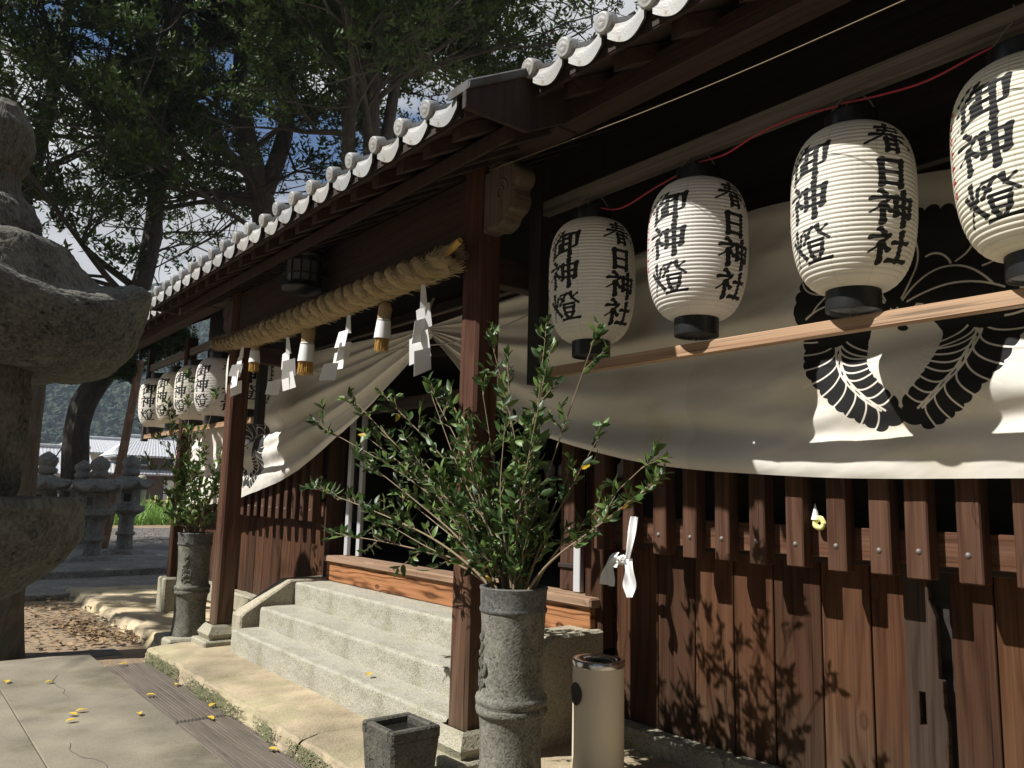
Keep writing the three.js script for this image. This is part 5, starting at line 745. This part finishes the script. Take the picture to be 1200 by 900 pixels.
tree('thick forked tree whose trunk meets the far end of the tiled eave', { seed: 202, trunk: [[-20, -0.1, -7.9, 0.5], [-20, 5, -7.7, 0.42], [-20, 8.6, -7.42, 0.36], [-20, 9.9, -7.0, 0.3], [-20, 11.6, -6.55, 0.24], [-20, 15.5, -6.4, 0.14]], forks: [[[-20, 9.4, -7.35, 0.24], [-19.8, 11.2, -7.7, 0.22], [-19.6, 13.5, -7.5, 0.16], [-19.4, 16.5, -7.9, 0.08]]], from: 0.52, limbs: 8, reach: 3.6, tone: mid, per: 26, thin: 0.77, cut: (x, y, z) => y < 6.8 && z > -9,
  boughs: [[[-20, 9.7, -7.0], [-20, 10.8, -5.1], 0.15], [[-20, 9.0, -7.2], [-20, 8.6, -5.2], 0.13], [[-20, 8.8, -7.3], [-20, 9.7, -5.5], 0.09]] });
tree('slim tree behind the middle of the eave with bare twin trunks', { seed: 303, trunk: [[-15, -0.1, -7.9, 0.24], [-15, 6, -7.95, 0.2], [-15, 9.5, -7.78, 0.17], [-15, 11.4, -7.8, 0.14], [-15, 14.5, -8.0, 0.08]], forks: [[[-15, 7.5, -8.0, 0.15], [-15, 9.65, -8.19, 0.14], [-15, 11.6, -8.42, 0.11], [-15, 14.8, -8.8, 0.06]]], from: 0.60, limbs: 10, reach: 3.2, tone: pale, per: 20, clump: 0.72, leaf: 0.8, bias: V(0, 0.1, -0.35), cut: (x, y, z) => z < -12.9 || x > -11.2 });
tree('single slim tree left of the twin trunks behind the eave', { seed: 304, trunk: [[-16, -0.1, -8.1, 0.22], [-15.6, 6, -7.7, 0.18], [-15.2, 10.3, -7.3, 0.14], [-15, 15, -7.2, 0.08]], from: 0.58, limbs: 9, reach: 2.9, tone: mid, per: 20, leaf: 0.85, bias: V(0, 0, 0.1), cut: (x, y, z) => z < -12 });
tree('dense tree filling the upper left above the near lantern', { seed: 405, bark: M.barkDark, trunk: [[-24, -0.1, -1.2, 0.34], [-24, 6, -1.8, 0.28], [-24, 11, -2.6, 0.2], [-24, 18, -3, 0.1]], from: 0.38, limbs: 11, reach: 4.0, tone: dark, per: 24, clump: 0.8, leaf: 1.15, thin: 0.80, cut: (x, y, z) => y < 6.6 });
tree('lichened tree trunk standing at the pavement corner behind the near lantern', { seed: 506, bark: M.bark, trunk: [[-8.85, -0.1, -0.98, 0.31], [-8.85, 0.5, -0.98, 0.25], [-8.85, 1.6, -1.03, 0.23], [-8.9, 2.7, -1.07, 0.22], [-9.3, 4.6, -0.3, 0.2], [-10.6, 6.6, 2.4, 0.2], [-13, 9.5, 5.6, 0.12]], from: 0.8, limbs: 4, reach: 1.3, tone: dark, per: 24, cut: (x, y, z) => x > -14 });
// trees of the same grove standing left of the view; their crowns shade the stone lanterns and the soil
tree('broad tree of the grove standing outside the left edge of the view', { seed: 809, trunk: [[-23.5, -0.1, 5.2, 0.42], [-23.5, 5, 5.0, 0.34], [-23.3, 9, 5.0, 0.26], [-23, 14, 5, 0.12]], from: 0.5, limbs: 11, reach: 4.2, tone: dark, per: 24, clump: 1.0, leaf: 1.3, cut: (x, y, z) => z < -0.6 * 1 && y < 6 });
tree('second tree of the grove standing outside the left edge of the view', { seed: 910, cut: (x) => x > -16.6, trunk: [[-20, -0.1, 8.8, 0.36], [-20, 5, 8.8, 0.3], [-20, 9, 8.9, 0.22], [-20, 13.5, 9, 0.1]], from: 0.55, limbs: 9, reach: 2.7, tone: dark, per: 24, clump: 0.85, leaf: 1.2 });

// grove on the other side of the court, behind the viewer: closes off the low sky
for (const [i, x, z, h] of [[0, -5, 19, 11], [1, 3, 18, 12], [2, 10, 13, 10], [3, 14, 5, 10], [4, -12, 21, 11], [5, 15, -4, 9]]) tree(['broad leafed tree across the court behind the viewer, straight opposite the doorway', 'broad leafed tree across the court, right of the doorway axis', 'broad leafed tree at the corner of the court behind the viewer', 'broad leafed tree off the right end of the court', 'broad leafed tree across the court, left of the doorway axis', 'broad leafed tree beyond the right end of the hall'][i], { name: 'court_tree', seed: 1200 + i, trunk: [[x, -0.1, z, 0.35], [x + 0.2, h * 0.5, z, 0.25], [x, h, z + 0.3, 0.1]], from: 0.2, limbs: 10, reach: 3.4, tone: dark, per: 14, clump: 1.4, leaf: 3.2, thin: 0.1 });

// leaning log, guy rope and a low bough
tag(part('leaning_log', taper([[-20.1, -0.1, -4.2, 0.11], [-20, 2.1, -4.42, 0.10], [-20, 4.5, -4.64, 0.085]], 10, 6), mat(T.bark, 0.42, 0.26, 0.17, { bump: 0.01 })), 'reddish leaning log propping the trees beside the curved trunk', 'log');
tag(part('guy_rope', tube([[-21, 5.0, -4.78], [-21, 4.64, -4.39], [-21, 3.55, -3.9], [-21, 2.2, -3.25], [-21, 0.4, -2.4]], 0.016, 20, 5), M.whiteWire), 'white guy rope slanting down behind the curved trunk', 'rope');
tree('low young pine with sparse needles around the leaning log', { name: 'young_pine', seed: 611, trunk: [[-20.5, -0.1, -4.28, 0.06], [-20.4, 2.2, -4.5, 0.05], [-20.3, 4.6, -4.72, 0.03]], from: 0.85, limbs: 3, reach: 0.7, tone: dark, per: 26, clump: 0.3, leaf: 0.6, extra: [[-20.2, 3.3, -4.5, 0.45], [-20.2, 3.2, -4.9, 0.4], [-20.2, 4.3, -4.2, 0.35], [-20.2, 4.6, -5.2, 0.45], [-20.2, 4.4, -5.6, 0.4], [-20.2, 3.6, -5.0, 0.3], [-20.2, 2.9, -5.1, 0.3]] });

// ---------------------------------------------------------------- grass, soil bank, fence, stone pillar
{
  const r = mulberry(66), n = 9000, bl = (() => { const g = new THREE.BufferGeometry(); g.setAttribute('position', new THREE.Float32BufferAttribute([-0.018, 0, 0, 0.018, 0, 0, -0.012, 0.5, 0.04, 0.012, 0.5, 0.04, 0, 1, 0.2], 3)); g.setAttribute('uv', new THREE.Float32BufferAttribute(new Float32Array(10), 2)); g.setIndex([0, 1, 2, 2, 1, 3, 2, 3, 4]); g.computeVertexNormals(); return g; })();
  const gm = mat(null, 1, 1, 1, { rough: 0.7, trans: 0.3 }); gm.side = THREE.DoubleSide; const im = new THREE.InstancedMesh(bl, gm, n), m4 = new THREE.Matrix4(), col = new THREE.Color();
  for (let i = 0; i < n; i++) { const x = -36 - r() * 8, z = lerp(-4, -20, r()), s = 0.35 + 0.75 * Math.pow(Math.max(0, 0.5 + fbm3(x * 0.5, z * 0.5, 2, 3)), 1) * (0.5 + r()); m4.compose(V(x, -0.05, z), new THREE.Quaternion().setFromEuler(new THREE.Euler((r() - 0.5) * 0.9, r() * 6.28, (r() - 0.5) * 0.9)), V(1.6, s, 1.6)); im.setMatrixAt(i, m4); const k = r(); col.setRGB(lerp(0.13, 0.26, k), lerp(0.26, 0.42, k), 0.05); im.setColorAt(i, col); }
  im.name = 'grass'; tag(im, 'bright green grass growing in front of the pale fence', 'grass', null, 'stuff'); im.castShadow = im.receiveShadow = true; scene.add(im);
  const f = thing('picket_fence', 'pale yellow picket fence in front of the houses', 'fence', [-45, -0.05, -12]), pk = box(0.12, 1.15, 0.12, 0.015).translate(0, 0.575, 0); for (let z = -24; z < 14; z += 0.62) { const p = part('picket', pk, M.yellow, f); p.position.set(0, R(-0.02, 0.02), z); }
  part('fence_rail', merge([span(-0.14, -0.07, 0.82, 0.92, -24, 14), span(-0.14, -0.07, 0.3, 0.4, -24, 14)]), M.yellow, f);
  const p = thing('stone_pillar', 'grey stone pillar with rounded cap standing at the pale fence', 'pillar', [-44.4, -0.05, -10.9]); part('pillar_shaft', box(0.42, 1.75, 0.42, 0.04).translate(0, 0.875, 0), M.baseStone, p); part('pillar_cap', lathe([[0, 2.2], [0.14, 2.18], [0.21, 2.08], [0.2, 1.98], [0.26, 1.93], [0.27, 1.86], [0.22, 1.8], [0.16, 1.75], [0, 1.75]], 20), M.baseStone, p);
}
// ---------------------------------------------------------------- houses beyond
function hipRoof(x0, x1, z0, z1, y0, y1, inset, over) { // ribbed roof with ridge along z
  const xm = (x0 + x1) / 2, a = x0 - over, b = x1 + over, c = z0 - over, d = z1 + over, gs = [];
  const slopeS = (P0, P1, Q0, Q1) => { const L = Math.hypot(P1[0] - P0[0], P1[2] - P0[2]), n = Math.max(4, Math.round(L / 0.3)); const s = []; gs.push(grid(n * 4, 1, (u, v) => { const p = [0, 1, 2].map((k) => lerp(lerp(P0[k], P1[k], u), lerp(Q0[k], Q1[k], u), v)); const h = 0.05 * Math.max(0, Math.sin(u * n * Math.PI * 2)); return [p[0], p[1] + h, p[2], u * L, v * 4]; })); };
  slopeS([b, y0, c], [b, y0, d], [xm, y1, c + inset], [xm, y1, d - inset]); slopeS([a, y0, d], [a, y0, c], [xm, y1, d - inset], [xm, y1, c + inset]); slopeS([b, y0, d], [a, y0, d], [xm, y1, d - inset], [xm, y1, d - inset]); slopeS([a, y0, c], [b, y0, c], [xm, y1, c + inset], [xm, y1, c + inset]);
  gs.push(fin(box(0.34, 0.34, d - c - 2 * inset + 0.5, 0.08).translate(xm, y1 + 0.1, (c + d) / 2)), span(a + 0.05, b - 0.05, y0 - 0.14, y0 - 0.02, c + 0.05, d - 0.05, 0.02)); return merge(gs);
}
M.houseTile.side = THREE.DoubleSide;
const window1 = (w, h) => { const g = new THREE.Group(); g.name = 'window'; const f = new THREE.Mesh(merge([box(0.08, h, 0.08).translate(0, 0, -w / 2), box(0.08, h, 0.08).translate(0, 0, w / 2), box(0.08, 0.08, w).translate(0, h / 2, 0), box(0.1, 0.08, w + 0.1).translate(0, -h / 2, 0), box(0.06, h, 0.05)]), M.alu); f.name = 'window_frame'; const p = new THREE.Mesh(box(0.02, h, w).translate(-0.02, 0, 0), M.glass); p.name = 'pane'; g.add(f, p); return g; };
{
  const hm = mat(T.wood, 0.16, 0.10, 0.075), h = thing('two_storey_house', 'dark timber two storey house with grey tiled roofs beyond the fence', 'house', [-84, 0, -21.5]);
  part('wall', box(6.5, 3.0, 12.5, 0.02).translate(0, 1.4, -1), hm, h); part('upper_wall', box(5, 2.4, 9.5, 0.02).translate(0, 3.7, -1.4), hm, h); part('roof', hipRoof(-2.6, 2.6, -6.2, 3.4, 4.45, 6.35, 2.0, 0.85), M.houseTile, h); part('lower_roof', hipRoof(-3.4, 3.4, -7.3, 5.3, 2.75, 3.75, 1.0, 0.8), M.houseTile, h);
  part('plaster_panel', box(0.05, 2.2, 3.2).translate(3.29, 1.1, -1.9), M.white, h); for (const [z, y, w, hh] of [[1.8, 3.95, 1.6, 0.7], [-1.2, 3.95, 1.6, 0.7], [2.6, 1.5, 1.6, 1.5]]) { const q = window1(w, hh); q.position.set(y > 3 ? 2.55 : 3.3, y, z); h.add(q); }
  const h2 = thing('tiled_house', 'low house with sunlit grey tiled roof left of the curved trunk', 'house', [-82, 0, -10.5]);
  part('wall', box(6, 2.6, 8, 0.02).translate(0, 1.3, 0), M.cream, h2); part('roof', hipRoof(-3.2, 3.2, -4.2, 4.2, 2.5, 4.9, 0.2, 0.7), M.houseTile, h2); for (const z of [-2, 1.5]) { const q = window1(1.6, 1.2); q.position.set(3.05, 1.3, z); h2.add(q); }
  const h3 = thing('cream_house', 'cream walled house with dark roof between the trunk and the timber house', 'house', [-96, 0, -18.6]);
  part('wall', box(6, 5.0, 6.5, 0.02).translate(0, 2.5, 0), M.cream, h3); part('roof', hipRoof(-3.1, 3.1, -3.3, 3.3, 5.0, 6.6, 1.2, 0.6), M.houseTile, h3); for (const z of [-1.6, 1.6]) { const q = window1(1.3, 1.0); q.position.set(3.05, 3.8, z); h3.add(q); }
  const h4 = thing('white_house', 'white walled house glimpsed behind the far vase plants', 'house', [-70, 0, -26]); part('wall', box(6, 4.4, 8, 0.02).translate(0, 2.2, 0), M.white, h4); part('roof', hipRoof(-3.1, 3.1, -4.1, 4.1, 4.4, 6.2, 1.2, 0.6), M.houseTile, h4); for (const z of [-2, 2]) { const q = window1(1.4, 1.1); q.position.set(3.05, 2.2, z); h4.add(q); }
}
// ---------------------------------------------------------------- wooded hill
{
  const H = (x, z) => { const d = -x - 330; const k = sstep(0, 260, d); return -4 + k * (128 + 20 * fbm3(z * 0.004, 1, 2, 3)) * (1 + 0.12 * fbm3(x * 0.008, z * 0.008, 4, 4)); };
  struct('hill', grid(160, 50, (u, v) => { const z = lerp(-1300, 700, u), x = lerp(-320, -760, v); return [x, H(x, z), z, z / 10, x / 10]; }), (() => { const m = mat(null, 0.045, 0.07, 0.03); m.side = THREE.DoubleSide; return m; })());
  const bg = rough(new THREE.IcosahedronGeometry(1, 2), 0.7, 2.2, 3), n = 16000, im = new THREE.InstancedMesh(bg, mat(null, 1, 1, 1, { rough: 1 }), n), m4 = new THREE.Matrix4(), col = new THREE.Color(), r = mulberry(321);
  for (let i = 0; i < n; i++) { const z = lerp(-420, 60, r()), x = -335 - Math.pow(r(), 0.8) * 300, s = 2.0 + r() * 2.6; m4.compose(V(x, H(x, z) + s * 0.25, z), new THREE.Quaternion().setFromEuler(new THREE.Euler(0, r() * 6.28, 0)), V(s, s * (0.7 + r() * 0.5), s)); im.setMatrixAt(i, m4); const k = 0.6 + 0.7 * r(); col.setRGB(0.026 * k, 0.042 * k, 0.022 * k); im.setColorAt(i, col); }
  im.name = 'far_wood'; tag(im, 'hazy blue green woodland covering the far hillside', 'woodland', null, 'stuff'); scene.add(im);
}
renderer.render(scene, camera);
